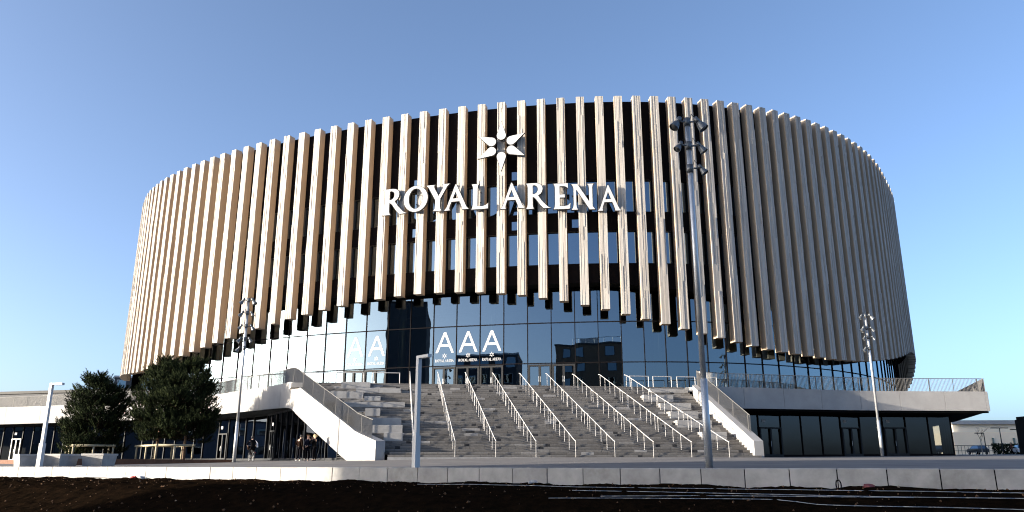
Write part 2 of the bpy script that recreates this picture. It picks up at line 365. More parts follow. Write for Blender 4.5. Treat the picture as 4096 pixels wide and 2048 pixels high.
for k in doors:
    u, v = MI[k], MI[k + 1]; A, B = F(u, go(u) - .1)[0], F(v, go(v) - .1)[0]; d = B - A; L = d.length; an = math.atan2(d.y, d.x); d.normalize()
    g = G(); z0, z1 = ZFL, 8.55
    for s, wd in ((.11, .16), (L / 2, .2), (L - .11, .16)):
        c = A + d * s; g.box((c.x, c.y, (z0 + z1) / 2), (wd, .08, z1 - z0), an)
    for s0, s1 in ((.19, L / 2 - .1), (L / 2 + .1, L - .19)):
        c = A + d * ((s0 + s1) / 2)
        g.box((c.x, c.y, z1 - .08), (s1 - s0, .08, .16), an); g.box((c.x, c.y, z0 + .1), (s1 - s0, .08, .18), an)
    dr = g.build('door', DARKG, arena)
    hd = G(); nn = Vector((d.y, -d.x))
    for s in (L / 2 - .06, L / 2 + .06):
        c = A + d * s + nn * .09; hd.tube((c.x, c.y, 7.0), (c.x, c.y, 7.5), .018)
    hd.build('handle', STEEL, dr)
g = G(); ring = [F(I0 + k, 1.0)[0] for k in range(NF)]
P1, P2 = ring[-1], ring[0]; H1 = (ring[-1] - ring[-2]).normalized(); H2 = (ring[0] - ring[1]).normalized(); hb = 70
back = []
for k in range(1, 24):
    t = k / 24; back.append(P1 * (1 - t) ** 3 + (P1 + H1 * hb) * 3 * t * (1 - t) ** 2 + (P2 + H2 * hb) * 3 * t * t * (1 - t) + P2 * t ** 3)
full = ring + back
g.prism([tuple(q) for q in full], ZROOF - .6, ZROOF - .05); g.build('roof', DARKG, arena)
g = G()
bb = [ring[-1]] + back + [ring[0]]
for a, b in zip(bb, bb[1:]): g.add([(a.x, a.y, 0), (b.x, b.y, 0), (b.x, b.y, ZROOF), (a.x, a.y, ZROOF)], [(0, 1, 2, 3)])
g.build('back_wall', BLACK, arena)
g = G(); strip(g, I0, I1, 13, ZFL, 13, zs, 1); g.build('interior_wall', mat('interior_grey', (.10, .105, .11), .9, var=.4, nscale=.4), arena)
for k, t in enumerate([-2, 3, 8, 12.3, 16.6, 20.9, 25.35, 30, 34.5, 39, 44, 49, 54, 59, 64, 69]):
    q = F(t, go(t) + 1.3)[0]; g = G(); g.tube((q.x, q.y, ZFL), (q.x, q.y, zs(t)), .36, seg=20)
    g.build('column', mat('pale_green_column', (.34, .38, .27), .8), arena, smooth=True)
# ------------------------------------------------------------------ lettering
def ell(cx, cy, rx, ry, n=28, a0=0): return [(cx + rx * math.cos(2 * math.pi * k / n + a0), cy + ry * math.sin(2 * math.pi * k / n + a0)) for k in range(n)]
LET = {
 'A': ([(0, 0), (.09, .09), (.13, .17), (.445, .985), (.465, 1), (.485, .985), (.87, .16), (.92, .07), (1, 0), (.75, 0), (.735, .05), (.715, .13), (.625, .33), (.29, .33), (.215, .14), (.205, .06), (.23, 0)], [[(.335, .44), (.575, .44), (.46, .73)]]),
 'L': ([(0, 0), (.06, .07), (.09, .2), (.09, .86), (.06, .94), (.01, 1), (.43, 1), (.38, .94), (.355, .86), (.355, .11), (.66, .1), (.84, .13), (1, .2), (.98, 0)], []),
 'Y': ([(.31, 0), (.375, .06), (.395, .15), (.395, .42), (.09, .92), (0, 1), (.345, 1), (.325, .95), (.335, .88), (.535, .55), (.735, .88), (.74, .94), (.69, 1), (1, 1), (.9, .92), (.60, .45), (.60, .15), (.62, .06), (.67, 0)], []),
 'R': ([(0, 0), (.05, .07), (.07, .2), (.07, .85), (.05, .94), (0, 1), (.38, 1), (.5, .98), (.59, .935), (.645, .86), (.66, .77), (.64, .67), (.58, .58), (.47, .515), (.62, .30), (.84, .07), (.92, .02), (1, 0), (.70, 0), (.57, .13), (.40, .37), (.33, .44), (.26, .465), (.26, .15), (.275, .06), (.31, 0)], [[(.26, .56), (.26, .92), (.35, .925), (.43, .885), (.475, .81), (.475, .72), (.435, .63), (.36, .575)]]),
 'O': (ell(.5, .5, .5, .5, 32), [ell(.5, .505, .30, .405, 32)]),
 'E': ([(0, 0), (.06, .08), (.09, .2), (.09, .85), (.06, .94), (0, 1), (.85, 1), (.86, .80), (.78, .86), (.65, .895), (.36, .895), (.36, .56), (.66, .565), (.66, .445), (.36, .45), (.36, .11), (.68, .105), (.86, .135), (1, .22), (.955, 0)], []),
 'N': ([(0, 0), (.06, .08), (.09, .2), (.09, .84), (.06, .93), (0, 1), (.26, 1), (.76, .30), (.76, .85), (.74, .94), (.69, 1), (.97, 1), (.92, .94), (.90, .85), (.90, .12), (1, 0), (.77, 0), (.20, .80), (.20, .2), (.22, .07), (.27, 0)], []),
}
def glyph(outer, holes, p, T, N, wd, ht, z0, depth, name, parent, mats):
    """flat letter, front face material 0, edges material 1; p = centre bottom, local x along T"""
    loops = [outer] + holes; flat = [q for l in loops for q in l]
    tri = tessellate_polygon([[Vector((q[0], q[1], 0)) for q in l] for l in loops]); n = len(flat); g = G()
    P = lambda q, d: (p.x + T.x * (q[0] - .5) * wd + N.x * d, p.y + T.y * (q[0] - .5) * wd + N.y * d, z0 + q[1] * ht)
    vs = [P(q, depth) for q in flat] + [P(q, 0) for q in flat]; fs = []; ks = []
    for a, b, c in tri:
        A, B, D = flat[a], flat[b], flat[c]
        if (B[0] - A[0]) * (D[1] - A[1]) - (B[1] - A[1]) * (D[0] - A[0]) < 0: b, c = c, b
        fs.append((a, b, c)); ks.append(0)
        if depth > .05: fs.append((c + n, b + n, a + n)); ks.append(1)
    o = 0
    if depth > .05:
        for l in loops:
            for i in range(len(l)): j = (i + 1) % len(l); fs.append((o + i, o + i + n, o + j + n, o + j)); ks.append(1)
            o += len(l)
    g.v = vs; g.f = [list(f) for f in fs]; g.m = ks
    if depth > .05:                                                # dark tray a little larger than the white face
        rim = []
        for l in loops:
            q = []; n_ = len(l); ar = sum(l[i - 1][0] * l[i][1] - l[i][0] * l[i - 1][1] for i in range(n_)); sg_ = (1 if ar > 0 else -1) * (1 if l is outer else -1)
            for i in range(n_):
                a, b, c = (Vector(((p_[0]) * wd, p_[1] * ht)) for p_ in (l[i - 1], l[i], l[(i + 1) % n_]))
                d1, d2 = (b - a).normalized(), (c - b).normalized(); n1, n2 = Vector((d1.y, -d1.x)), Vector((d2.y, -d2.x)); m_ = n1 + n2
                m_ = m_ / max(.5, m_.length_squared / 2) if m_.length > .01 else n1
                b = b + m_ * (.05 * sg_); q.append((b.x / wd, b.y / ht))
            rim.append(q)
        fl = [q for l in rim for q in l]; n0 = len(g.v); t2 = tessellate_polygon([[Vector((q[0], q[1], 0)) for q in l] for l in rim])
        g.v += [P(q, depth - .015) for q in fl] + [P(q, .01) for q in fl]; n1 = len(fl)
        for a, b, c in t2:
            A, B, D = fl[a], fl[b], fl[c]
            if (B[0] - A[0]) * (D[1] - A[1]) - (B[1] - A[1]) * (D[0] - A[0]) < 0: b, c = c, b
            g.f.append([a + n0, b + n0, c + n0]); g.m.append(1)
        o = n0
        for l in rim:
            for i in range(len(l)): j = (i + 1) % len(l); g.f.append([o + i, o + i + n1, o + j + n1, o + j]); g.m.append(1)
            o += len(l)
    return g.build(name, mats, parent)
def petal(n=14):
    q = [(0, 2.44)]
    for k in range(n + 1):
        a = R(18) - R(216) * k / n; q.append((.42 * math.cos(a), 1.04 + .42 * math.sin(a)))
    return q[::-1]
sg = thing('arena_sign', F(31, -.25, 22), 'large white ROYAL ARENA letters with black edges mounted on the fins', 'sign')
for ch, i, z, hh, ww in [('R', 25.80, 22.61, 2.53, 2.51), ('O', 26.86, 22.65, 2.52, 2.40), ('Y', 27.97, 22.53, 2.54, 2.26), ('A', 28.90, 22.47, 2.48, 2.36), ('L', 30.04, 22.37, 2.41, 1.57), ('A', 31.62, 22.21, 2.45, 2.25), ('R', 32.88, 22.07, 2.40, 2.26), ('E', 34.01, 21.92, 2.40, 1.50), ('N', 35.04, 21.80, 2.40, 2.05), ('A', 36.33, 21.64, 2.42, 2.08)]:
    p, T, N = F(i, -.3); o_, hs = LET[ch]
    glyph(o_, hs, p, T, N, ww, hh, z, .2, 'letter', sg, [SIGNW, SIGNK])
    g = G()                                                    # rim slightly larger than the face
    q = p - N * .24
    for zz in (z + hh * .3, z + hh * .7): g.box((q.x + N.x * .12, q.y + N.y * .12, zz), (.06, .3, .05), math.atan2(T.y, T.x))
    g.build('bracket', BLACK, sg)
em = thing('star_emblem', F(31.07, -.25, 28.35), 'white six petalled star emblem above the arena lettering', 'sign')
p, T, N = F(31.07, -.3)
for an in (0, 63, 117, 180, 243, 297):
    ca, sa = math.cos(R(an)), math.sin(R(an)); pt = [(x * ca + y * sa, -x * sa + y * ca) for x, y in petal()]
    pt = [(x + .5, y) for x, y in pt]
    glyph(pt, [], p, T, N, 1, 1, 28.35, .2, 'petal', em, [SIGNW, SIGNK])
    g = G(); q = p - N * .12; g.box((q.x + T.x * sa * 1.1, q.y + T.y * sa * 1.1, 28.35 + ca * 1.1), (.06, .3, .05), math.atan2(T.y, T.x)); g.build('bracket', BLACK, em)
AA = ([(0, 0), (.44, 1), (.56, 1), (1, 0), (.865, 0), (.735, .30), (.265, .30), (.135, 0)], [[(.315, .415), (.685, .415), (.5, .845)]])
nm = ['leftmost pane', 'second pane from the left', 'third pane from the left', 'fourth pane from the left', 'rightmost lettered pane']
for n_, k in enumerate(doors[:5]):
    u, v = MI[k], MI[k + 1]; A, B = F(u, go(u) - .02)[0], F(v, go(v) - .02)[0]; T = (B - A).normalized(); N = Vector((T.y, -T.x)); c = (A + B) / 2
    st = thing('window_lettering', (c.x, c.y, 9), 'white capital A, small star and wordmark on the %s' % nm[n_], 'lettering', 'white lettering on the entrance glass')
    glyph(*AA, c, T, N, 1.78, 1.9, 9.86, .004, 'letter', st, SIGNW)
    for an in range(0, 360, 60):
        ca, sa = math.cos(R(an)), math.sin(R(an)); pt = [((x * ca + y * sa) * .105 + .5, (-x * sa + y * ca) * .105) for x, y in petal(5)]
        glyph(pt, [], c, T, N, 1, 1, 9.58, .004, 'petal', st, SIGNW)
    x = -.9
    for ch, ww in zip('ROYAL ARENA', (.2, .2, .17, .19, .13, .06, .18, .19, .13, .17, .18)):
        if ch != ' ': glyph(*LET[ch], c + T * (x + ww / 2), T, N, ww * .96, .25, 9.02, .004, 'wordmark_letter', st, SIGNW)
        x += ww

# ------------------------------------------------------------------ podium: fascia, deck, soffit, shop fronts
U, V = Vector((.991, .136)), Vector((-.136, .991)); B0 = Vector((0, 50)); RUN, NS, Z0, RISE = 12.3, 32, .40, 5.75
def st(s, t): return B0 + U * s + V * t
def smooth_path(pts, step=.5):
    out = []
    n = len(pts)
    for k in range(n - 1):
        a, b, c, d = [pts[min(max(q, 0), n - 1)] for q in (k - 1, k, k + 1, k + 2)]
        L = math.dist(b[:2], c[:2]); m = max(1, int(L / step))
        for j in range(m):
            t = j / m
            out.append(tuple(.5 * (2 * b[i] + (c[i] - a[i]) * t + (2 * a[i] - 5 * b[i] + 4 * c[i] - d[i]) * t * t + (3 * b[i] - a[i] - 3 * c[i] + d[i]) * t ** 3) for i in range(len(b))))
    out.append(pts[-1]); return out
# x, y, top, bottom, thickness
LP = smooth_path([(-78, 95.5, 6.3, 4.4, .4), (-58, 89, 6.3, 4.4, .4), (-40.7, 82, 6.3, 4.45, .4), (-29.7, 74.4, 6.3, 4.45, .4), (-24.7, 69.5, 6.32, 4.45, .4), (-19.6, 64.3, 6.36, 4.45, .42), (-18.2, 62.6, 6.40, 4.40, .5)])
LP += smooth_path([(-18.2, 62.6, 6.40, 4.40, .5), (-17.6, 61.8, 6.36, 4.30, .6), (-17.0, 60.95, 6.12, 4.0, .65), (-16.2, 59.8, 5.62, 3.45, .65), (-11.0, 52.55, 2.55, .28, .65), (-10.2, 51.43, 2.08, .10, .65), (-8.45, 48.98, 1.42, .10, .65)], .45)[1:]
RP = smooth_path([(16.66, 52.35, 1.5, .2, .65), (16.35, 54.4, 2.45, .2, .65), (15.6, 58.6, 4.5, 2.0, .65), (15.15, 61.2, 5.75, 3.4, .62), (15.15, 62.6, 6.2, 4.2, .55), (15.65, 63.9, 6.34, 4.5, .45), (16.9, 64.9, 6.34, 4.55, .4), (18.6, 65.4, 6.3, 4.55, .4), (21, 65.9, 6.3, 4.55, .4), (26, 67.3, 6.3, 4.58, .4), (32, 68.8, 6.3, 4.6, .4), (42.5, 69.4, 6.3, 4.6, .4)])
RQ = [(42.5, 69.4, 6.3, 4.6, .4), (47.6, 83, 6.3, 4.6, .4), (54, 104, 6.3, 4.6, .4)]
podium = thing('podium_building', (0, 64, .5), 'pale concrete podium with raised terrace and dark shop windows beneath', 'podium')
def norms(P):
    out = []
    for k in range(len(P)):
        a, b = P[max(k - 1, 0)], P[min(k + 1, len(P) - 1)]; d = Vector((b[0] - a[0], b[1] - a[1])).normalized(); out.append(Vector((-d.y, d.x)))
    return out
def fascia(P, plen, name='concrete_panel', m=CONC):
    Nn = norms(P); acc = 0; cur = [0]; segs = []
    for k in range(1, len(P)):
        acc += math.dist(P[k - 1][:2], P[k][:2]); cur.append(k)
        if acc >= plen(P[k]) or k == len(P) - 1: segs.append(cur); cur = [k]; acc = 0
    for sgm in segs:
        g = G(); n = len(sgm); vs = []
        for c, k in enumerate(sgm):
            q = P[k]; nn = Nn[k]; x, y = q[0], q[1]
            if c == 0 or c == n - 1:
                o = sgm[1] if c == 0 else sgm[-2]; d = Vector((P[o][0] - x, P[o][1] - y)).normalized() * .012; x += d.x; y += d.y
            vs += [(x, y, q[3]), (x, y, q[2]), (x + nn.x * q[4], y + nn.y * q[4], q[2]), (x + nn.x * q[4], y + nn.y * q[4], q[3])]
        fs = [(0, 1, 2, 3), tuple(4 * (n - 1) + t for t in (3, 2, 1, 0))]
        for c in range(n - 1):
            for t in range(4): fs.append((4 * c + t, 4 * c + 4 + t, 4 * c + 4 + (t + 1) % 4, 4 * c + (t + 1) % 4))
        g.add(vs, fs); g.build(name, m, podium)
fascia(LP, lambda q: 5.2 if q[0] < -26 else (2.9 if q[0] < -17 else 2.35))
fascia(RP, lambda q: 2.6 if q[1] < 63 else 3.6); fascia(RQ, lambda q: 30)
def offs(P, d): return [Vector((q[0], q[1])) + n * d for q, n in zip(P, norms(P))]
lt = [q for q in LP if q[1] > 62.5]; rt = [q for q in RP if q[1] > 62.9]
lo = offs(lt, .2); ro = offs(rt, .2)
TL, TR = st(-15.6, RUN + .02), st(16.2, RUN + .02)
deck = [tuple(q) for q in lo] + [tuple(TL), tuple(TR)] + [tuple(q) for q in ro] + [(42.2, 69.8), (47.2, 83), (53.6, 104), (40, 130), (-60, 130), (-95, 110)]
g = G(); g.prism(deck, ZFL - .35, ZFL); g.build('terrace_deck', CONC2, podium)
g = G(); dk2 = [tuple(q) for q in offs(lt, .25)] + [(-17.2, 62.6), (-16.6, 63.6), (15, 66)] + [tuple(q) for q in offs(rt, .25)] + [(42.1, 69.9), (47.1, 83.1), (53.5, 104), (40, 130), (-60, 130), (-95, 110)]
g.prism(dk2, 4.42, 4.55); g.build('podium_soffit', SOFF, podium)
def shopfront(pts, sp, zt, glz, frame, dset, fcol, zoff=0.0, base=.15):
    """vertical glazing along a polyline, mullions every sp metres"""
    fg = G(); pos = []
    for a, b in zip(pts, pts[1:]):
        a, b = Vector(a), Vector(b); L = (b - a).length; n = max(1, round(L / sp))
        for k in range(n): pos.append(a + (b - a) * k / n)
    pos.append(Vector(pts[-1]))
    for k, p in enumerate(pos):
        q = pos[min(k + 1, len(pos) - 1)] - pos[max(k - 1, 0)]; an = math.atan2(q.y, q.x); z0 = zg(p.x, p.y) - .05
        fg.box((p.x, p.y, (z0 + zt) / 2), (.09, .16, zt - z0), an)
    for k in range(len(pos) - 1):
        a, b = pos[k], pos[k + 1]; d = b - a; L = d.length; an = math.atan2(d.y, d.x); c = (a + b) / 2; z0 = zg(c.x, c.y)
        fg.box((c.x, c.y, z0 + .06), (L - .09, .12, .22), an); fg.box((c.x, c.y, zt - .08), (L - .09, .12, .16), an)
        pg = G(); j = random.uniform(-.012, .012); d.normalize(); nn = Vector((d.y, -d.x))
        pg.add([(a.x + nn.x * j, a.y + nn.y * j, z0), (b.x - nn.x * j, b.y - nn.y * j, z0), (b.x - nn.x * j, b.y - nn.y * j, zt), (a.x + nn.x * j, a.y + nn.y * j, zt)], [(0, 1, 2, 3)])
        pg.build('shop_window', glz, podium)
        if k in dset:
            g = G(); zt2 = z0 + 2.55; P_ = lambda s: a + d * s + nn * .12
            for s, wd in ((.1, .13), (L / 2, .16), (L - .1, .13)):
                q = P_(s); g.box((q.x, q.y, (z0 + zt2) / 2), (wd, .08, zt2 - z0), an)
            for s0, s1 in ((.165, L / 2 - .08), (L / 2 + .08, L - .165)):
                q = P_((s0 + s1) / 2); g.box((q.x, q.y, zt2 - .06), (s1 - s0, .08, .12), an); g.box((q.x, q.y, z0 + .12), (s1 - s0, .08, .2), an)
            ng = G(); q = a + d * L * .25 + nn * .02; ng.box((q.x, q.y, z0 + 3.1), (.34, .012, .26), an); ng.build('notice', SIGNW, podium)
            dr = g.build('door', dset[k], podium); hg = G()
            q = a + d * (L / 2 - .1) + nn * .2; hg.tube((q.x, q.y, z0 + .9), (q.x, q.y, z0 + 1.35), .02); hg.build('handle', STEEL, dr)
    fg.build('shop_frame', frame, podium)
lshop = [tuple(q) for q in offs([q for q in LP if q[0] < -22], 3.0)][::6]
lshop += [(-17.8, 63.7), (-15.8, 60.1), (-12.05, 54.78)]
shopfront(lshop, 1.9, 4.43, GLASSS, DARKG, {11: mat('pale_door_frame', (.42, .41, .38), .5), 30: DARKG, 36: DARKG}, None)
rshop = [(17.2, 67.6), (24, 70.2), (32, 72.3), (40.7, 72.9), (43.6, 80)]
shopfront(rshop, 2.09, 4.43, GLASSS, BLACK, {2: DARKG, 6: DARKG, 8: DARKG}, None)
g = G()                                                            # louvred end under the left ramp
a, b = Vector((-12.0, 54.7)), Vector((-10.05, 52.0)); d = (b - a).normalized()
for k in range(20):
    z = .3 + k * .15; c = (a + b) / 2; g.box((c.x, c.y, z), ((b - a).length, .12, .07), math.atan2(d.y, d.x))
c = (a + b) / 2; g.box((c.x - d.y * .15, c.y + d.x * .15, 1.8), ((b - a).length, .04, 3.2), math.atan2(d.y, d.x)); g.build('louvre', DARKG, podium)
g = G()                                                            # back walls and floor inside the shops
for P in ([tuple(q) for q in offs([q for q in LP if q[0] < -18.3], 11)][::8] + [(-10, 66)], [(-10, 66), (16, 74), (33, 80), (45, 84)]):
    for a, b in zip(P, P[1:]): g.add([(a[0], a[1], -.5), (b[0], b[1], -.5), (b[0], b[1], 4.5), (a[0], a[1], 4.5)], [(0, 1, 2, 3)])
g.build('interior_wall', mat('shop_interior', (.07, .068, .062), .9, var=.5, nscale=.5), podium)
# ------------------------------------------------------------------ balustrades
def balustrade(P, h, name, label, off, step=.125):
    c = P[len(P) // 2]; t = thing(name, (c[0], c[1], c[2]), label, 'railing'); Nn = norms(P)
    Q = [Vector((q[0] + n.x * off, q[1] + n.y * off, q[2])) for q, n in zip(P, Nn)]
    g = G(); g.path([q + Vector((0, 0, h)) for q in Q], .028, seg=6); g.build('handrail', RAILG, t)
    g = G(); acc = 0; nxt = 0
    for a, b in zip(Q, Q[1:]):
        L = math.dist(a[:2], b[:2]); an = math.atan2(b.y - a.y, b.x - a.x)
        while nxt < acc + L:
            p = a.lerp(b, (nxt - acc) / L); g.box((p.x, p.y, p.z + h / 2 - .01), (.011, .045, h + .02), an); nxt += step
        acc += L
    g.build('bar_infill', RAILG, t)
    g = G(); acc = 0; nxt = .3
    for a, b in zip(Q, Q[1:]):
        L = math.dist(a[:2], b[:2])
        while nxt < acc + L:
            p = a.lerp(b, (nxt - acc) / L); g = G(); g.box((p.x, p.y, p.z + h / 2), (.05, .05, h), 0); g.build('post', RAILG, t); nxt += 2.2
        acc += L
balustrade(LP[:-2], 1.15, 'balustrade', 'vertical bar railing along the left terrace and down the left side of the stairs', .16)
balustrade(RP[3:] + RQ[1:], 1.15, 'balustrade', 'vertical bar railing rising beside the right side of the stairs and round the right terrace', .16)

# ------------------------------------------------------------------ stairs
lw = lambda t: -7.75 - .52 * t; rw = lambda t: 16.4 - .055 * t
stairs = thing('staircase', (0, 50, .3), 'broad flight of grey stone steps up to the arena entrance', 'stairs')
rs = random.Random(5)
dr_, rr_ = RUN / NS, RISE / NS
for k in range(NS):
    t0, t1 = k * dr_, (k + 1) * dr_ + (.02 if k < NS - 1 else 0); z1 = Z0 + (k + 1) * rr_; z0 = z1 - rr_ - .001 if k else -.1
    s = lw(t0); g = G(); end = rw(t0) + .2
    while s < end:
        L = rs.uniform(.7, 1.3); r_ = rs.random(); cl = math.sin(s * .5 + 1.3) * math.sin(k * .45 + s * .2)
        kk = rs.choice((0, 1, 1, 2)) if cl < .5 else rs.choice((1, 2, 2, 3))
        if r_ < .05: kk = 4; L = .3
        elif r_ > .97: kk = 5
        e = min(end, s + L); j = rs.uniform(0, .006)
        q = [st(s + .006, t0 + j), st(e - .006, t0 + j), st(e - .006, t1), st(s + .006, t1)]
        g.hexa([(*p, z0 + (.022 if k else 0)) for p in q], [(*p, z1 - .035) for p in q], kk)
        qi = [st(s + .006, t0 + j + .035), st(e - .006, t0 + j + .035), q[2], q[3]]; g.hexa([(*p, z1 - .035) for p in q], [(*p, z1 - .001 * (kk % 3)) for p in qi], kk); s = e
    g.build('step', STONE, stairs)
g = G(); q = [st(lw(0), -.32), st(rw(0) + .1, -.32), st(rw(0) + .1, -.01), st(lw(0), -.01)]
g.hexa([(*p, -.2) for p in q], [(*p, .44) for p in q]); g.build('kerb_stone', CONC2, stairs)
g = G(); q = [st(lw(0), .3), st(rw(0), .3), st(rw(RUN), RUN), st(lw(RUN), RUN)]; q2 = [st(lw(0), .3), st(rw(0), .3), st(rw(RUN), RUN - .1), st(lw(RUN), RUN - .1)]
g.hexa([(*p, -.3) for p in q], [(*q2[0], Z0 - .1), (*q2[1], Z0 - .1), (*q2[2], ZFL - .35), (*q2[3], ZFL - .35)]); g.build('stair_core', BLACK, stairs)
SEAT = mat('pale_seat_stone', (.40, .39, .375), .85, var=.3, nscale=1.6, bump=.1, col2=(.29, .28, .27), spec=.3)
def stone(s0, s1, t, steps, where, depth=.85):
    k = round(t / dr_); z0 = Z0 + k * rr_ + .002; z1 = z0 + steps * rr_ - .02; g = G(); n = max(1, round((s1 - s0) / 1.5)); L = (s1 - s0) / n
    for j in range(n):
        q = [st(s0 + j * L + .006, t), st(s0 + (j + 1) * L - .006, t), st(s0 + (j + 1) * L - .006, t + depth), st(s0 + j * L + .006, t + depth)]
        b = .02; qi = [st(s0 + j * L + .006 + b, t + b), st(s0 + (j + 1) * L - .006 - b, t + b), st(s0 + (j + 1) * L - .006 - b, t + depth - b), st(s0 + j * L + .006 + b, t + depth - b)]
        g.hexa([(*p, z0) for p in q], [(*p, z1 - b) for p in q]); g.hexa([(*p, z1 - b) for p in q], [(*p, z1) for p in qi])
    tag(g.build('stone_seat', SEAT), where, 'stone seat', 'pale stone seats along both sides of the stairs')
for j, (s0, s1, t, n_) in enumerate([(-11.7, -9.5, 11.1, 3), (-10.5, -7.15, 10.15, 3), (-12.3, -9.9, 9.15, 3), (-9.8, -8.6, 8.68, 2), (-11.5, -6.8, 7.35, 3), (-9.55, -8.5, 6.0, 3), (-9.6, -7.0, 4.45, 3), (-8.9, -6.9, 3.32, 3), (-8.1, -6.86, 2.13, 3)]):
    stone(s0, s1, t, n_, 'pale stone seat block on the left of the stairs, %s from the top' % ORD[j])
for j, (s0, s1, t, n_) in enumerate([(12.8, 16.0, 11.15, 2), (11.6, 14.0, 9.1, 3), (12.4, 14.85, 7.6, 3), (12.6, 14.75, 6.0, 3), (12.6, 15.2, 4.6, 3), (13.6, 15.4, 2.57, 3)]):
    stone(s0, s1, t, n_, 'pale stone seat block on the right of the stairs, %s from the top' % ORD[j])
# handrails: nine lines of three flights
for j in range(9):
    sb = -6.17 + 2.565 * j; sl_ = .0875 + (sb + 1) * .0117
    for f_, (ta, tb) in enumerate([(.2, 4.68), (4.4, 8.58), (8.14, 12.05)]):
        Pt = lambda t, dz=0: Vector((*st(sb - sl_ * t, t), Z0 + t / RUN * RISE + dz))
        hr = thing('handrail', Pt(ta), 'white steel handrail, %s flight of the stairs, %s line from the left' % (('lowest', 'middle', 'top')[f_], ORD[j]), 'handrail', 'handrails on the stairs')
        g = G(); g.path([Pt(ta - .32, .93 + .15), Pt(ta, .95 + .1), Pt(tb, .95 + .1), Pt(tb + .3, .97)], .025, seg=6); g.build('rail', WSTEEL, hr)
        n = 5
        for k in range(n + 1):
            t = ta + (tb - ta) * k / n if k else ta - .25
            p = Pt(t); zt = Pt(max(t, ta - .1)).z + 1.03
            g = G(); kz = Z0 + max(0, math.floor(t / dr_ + 1)) * rr_ - .2; g.tube((p.x, p.y, kz), (p.x, p.y, zt), .017, seg=6); g.build('post', WSTEEL, hr)
# guard hoops on the terrace by the glass
for j, (s0, s1, tt) in enumerate([(-15.3, -13.0, 14.6), (-12.4, -10.2, 14.3), (-9.5, -7.3, 14.0), (11.9, 13.5, 13.6), (13.9, 15.5, 13.6), (16.0, 17.6, 13.6), (18.1, 19.6, 13.8)]):
    a, b = st(s0, tt), st(s1, tt)
    g = G(); g.path([(a.x, a.y, ZFL), (a.x, a.y, ZFL + 1.05), (b.x, b.y, ZFL + 1.05), (b.x, b.y, ZFL)], .032, seg=6)
    tag(g.build('guard_hoop', WSTEEL), 'white steel guard hoop on the terrace, %s from the left before the glass front' % ORD[j], 'guard rail', 'guard hoops on the terrace')

# ------------------------------------------------------------------ lamp posts and floodlight masts
def lamp_post(x, y, ztop, rz, label):
    z0 = zg(x, y); H = ztop - z0; t = thing('lamp_post', (x, y, z0), label, 'lamp post', 'slim square lamp posts by the low wall')
    for nm_, fn in (('base_box', lambda g: g.box((x, y, z0 + .55), (.21, .21, 1.1), rz)), ('pole', lambda g: g.box((x, y, z0 + 1.1 + (H - 1.1) / 2), (.15, .15, H - 1.1), rz)),
                    ('lamp_arm', lambda g: g.box((x + math.cos(rz) * .375, y + math.sin(rz) * .375, ztop - .05), (.56, .17, .10), rz))):
        g = G(); fn(g); g.build(nm_, LAMPW, t)
    g = G(); g.box((x + math.cos(rz) * .45, y + math.sin(rz) * .45, ztop - .105), (.42, .14, .012), rz); g.build('lamp_lens', mat('lamp_lens', (.5, .5, .5), .3), t)
lamp_post(-22.7, 38.2, 3.88, R(-12), 'sunlit pale lamp post beside the concrete planters')
lamp_post(-3.39, 28.0, 3.83, R(-48), 'shaded bluish lamp post in front of the stairs')
def mast(x, y, label, levels):
    z0 = zg(x, y); H = 11.05 - z0; t = thing('floodlight_mast', (x, y, z0), label, 'floodlight mast', 'tall floodlight masts on the plaza')
    g = G(); g.tube((x, y, z0), (x, y, z0 + 2.6), .115, .105, seg=16); g.build('mast_base', STEEL, t, True)
    g = G(); g.tube((x, y, z0 + 2.6), (x, y, z0 + H), .088, .075, seg=16); g.build('pole', STEEL, t, True)
    for dz, heads in levels:
        z = z0 + H - dz; g = G(); g.tube((x, y, z - .14), (x, y, z + .14), .105, seg=14); g.build('collar', FLOODG, t, True)
        for az, sc_ in heads:
            sc_ *= .82
            d = Vector((math.cos(az), math.sin(az), 0)); c = Vector((x, y, z)) + d * .34; ax = (d * .55 + Vector((0, 0, -.83))).normalized()
            g = G(); g.tube((x, y, z), c, .03, seg=6)
            a = c - ax * .16 * sc_; b = c + ax * .06 * sc_; e = c + ax * .36 * sc_
            g.tube(a, b, .085 * sc_, seg=14); g.tube(b, c + ax * .12 * sc_, .085 * sc_, .12 * sc_, seg=14); g.tube(c + ax * .12 * sc_, e, .12 * sc_, .175 * sc_, seg=14, cap=False)
            g.tube(e - ax * .04 * sc_, e - ax * .03 * sc_, .165 * sc_, seg=14)
            fl = g.build('floodlight', FLOODG, t, True)
            g = G(); pts = [a, a + Vector((0, 0, .14)) - d * .1, Vector((x, y, z + .28)) + d * .16, Vector((x, y, z + .05)) + d * .09]; g.path(pts, .009, seg=5); g.build('cable', BLACK, fl)
mast(5.8, 23.4, 'nearest floodlight mast, tall grey pole by the low wall right of the stairs', [(.1, [(R(200), 1.12), (R(-15), 1.2)]), (.95, [(R(205), .85), (R(-10), .95)]), (1.75, [(R(-20), .85)])])
mast(-18.2, 52, 'floodlight mast standing between the pines and the left ramp wall', [(.1, [(R(195), 1.1), (R(-15), 1.2)]), (1.0, [(R(210), 1.1), (R(-20), .9)]), (1.9, [(R(200), .9), (R(5), 1)]), (2.8, [(R(215), 1), (R(-15), 1)]), (3.4, [(R(188), 1)])])
mast(26.95, 57.7, 'sunlit floodlight mast in front of the right shop windows', [(.1, [(R(190), .9), (R(-20), 1.2)]), (1.05, [(R(200), 1.1), (R(-5), .95)]), (1.75, [(R(205), .8), (R(-15), .8)]), (2.6, [(R(195), .9)])])

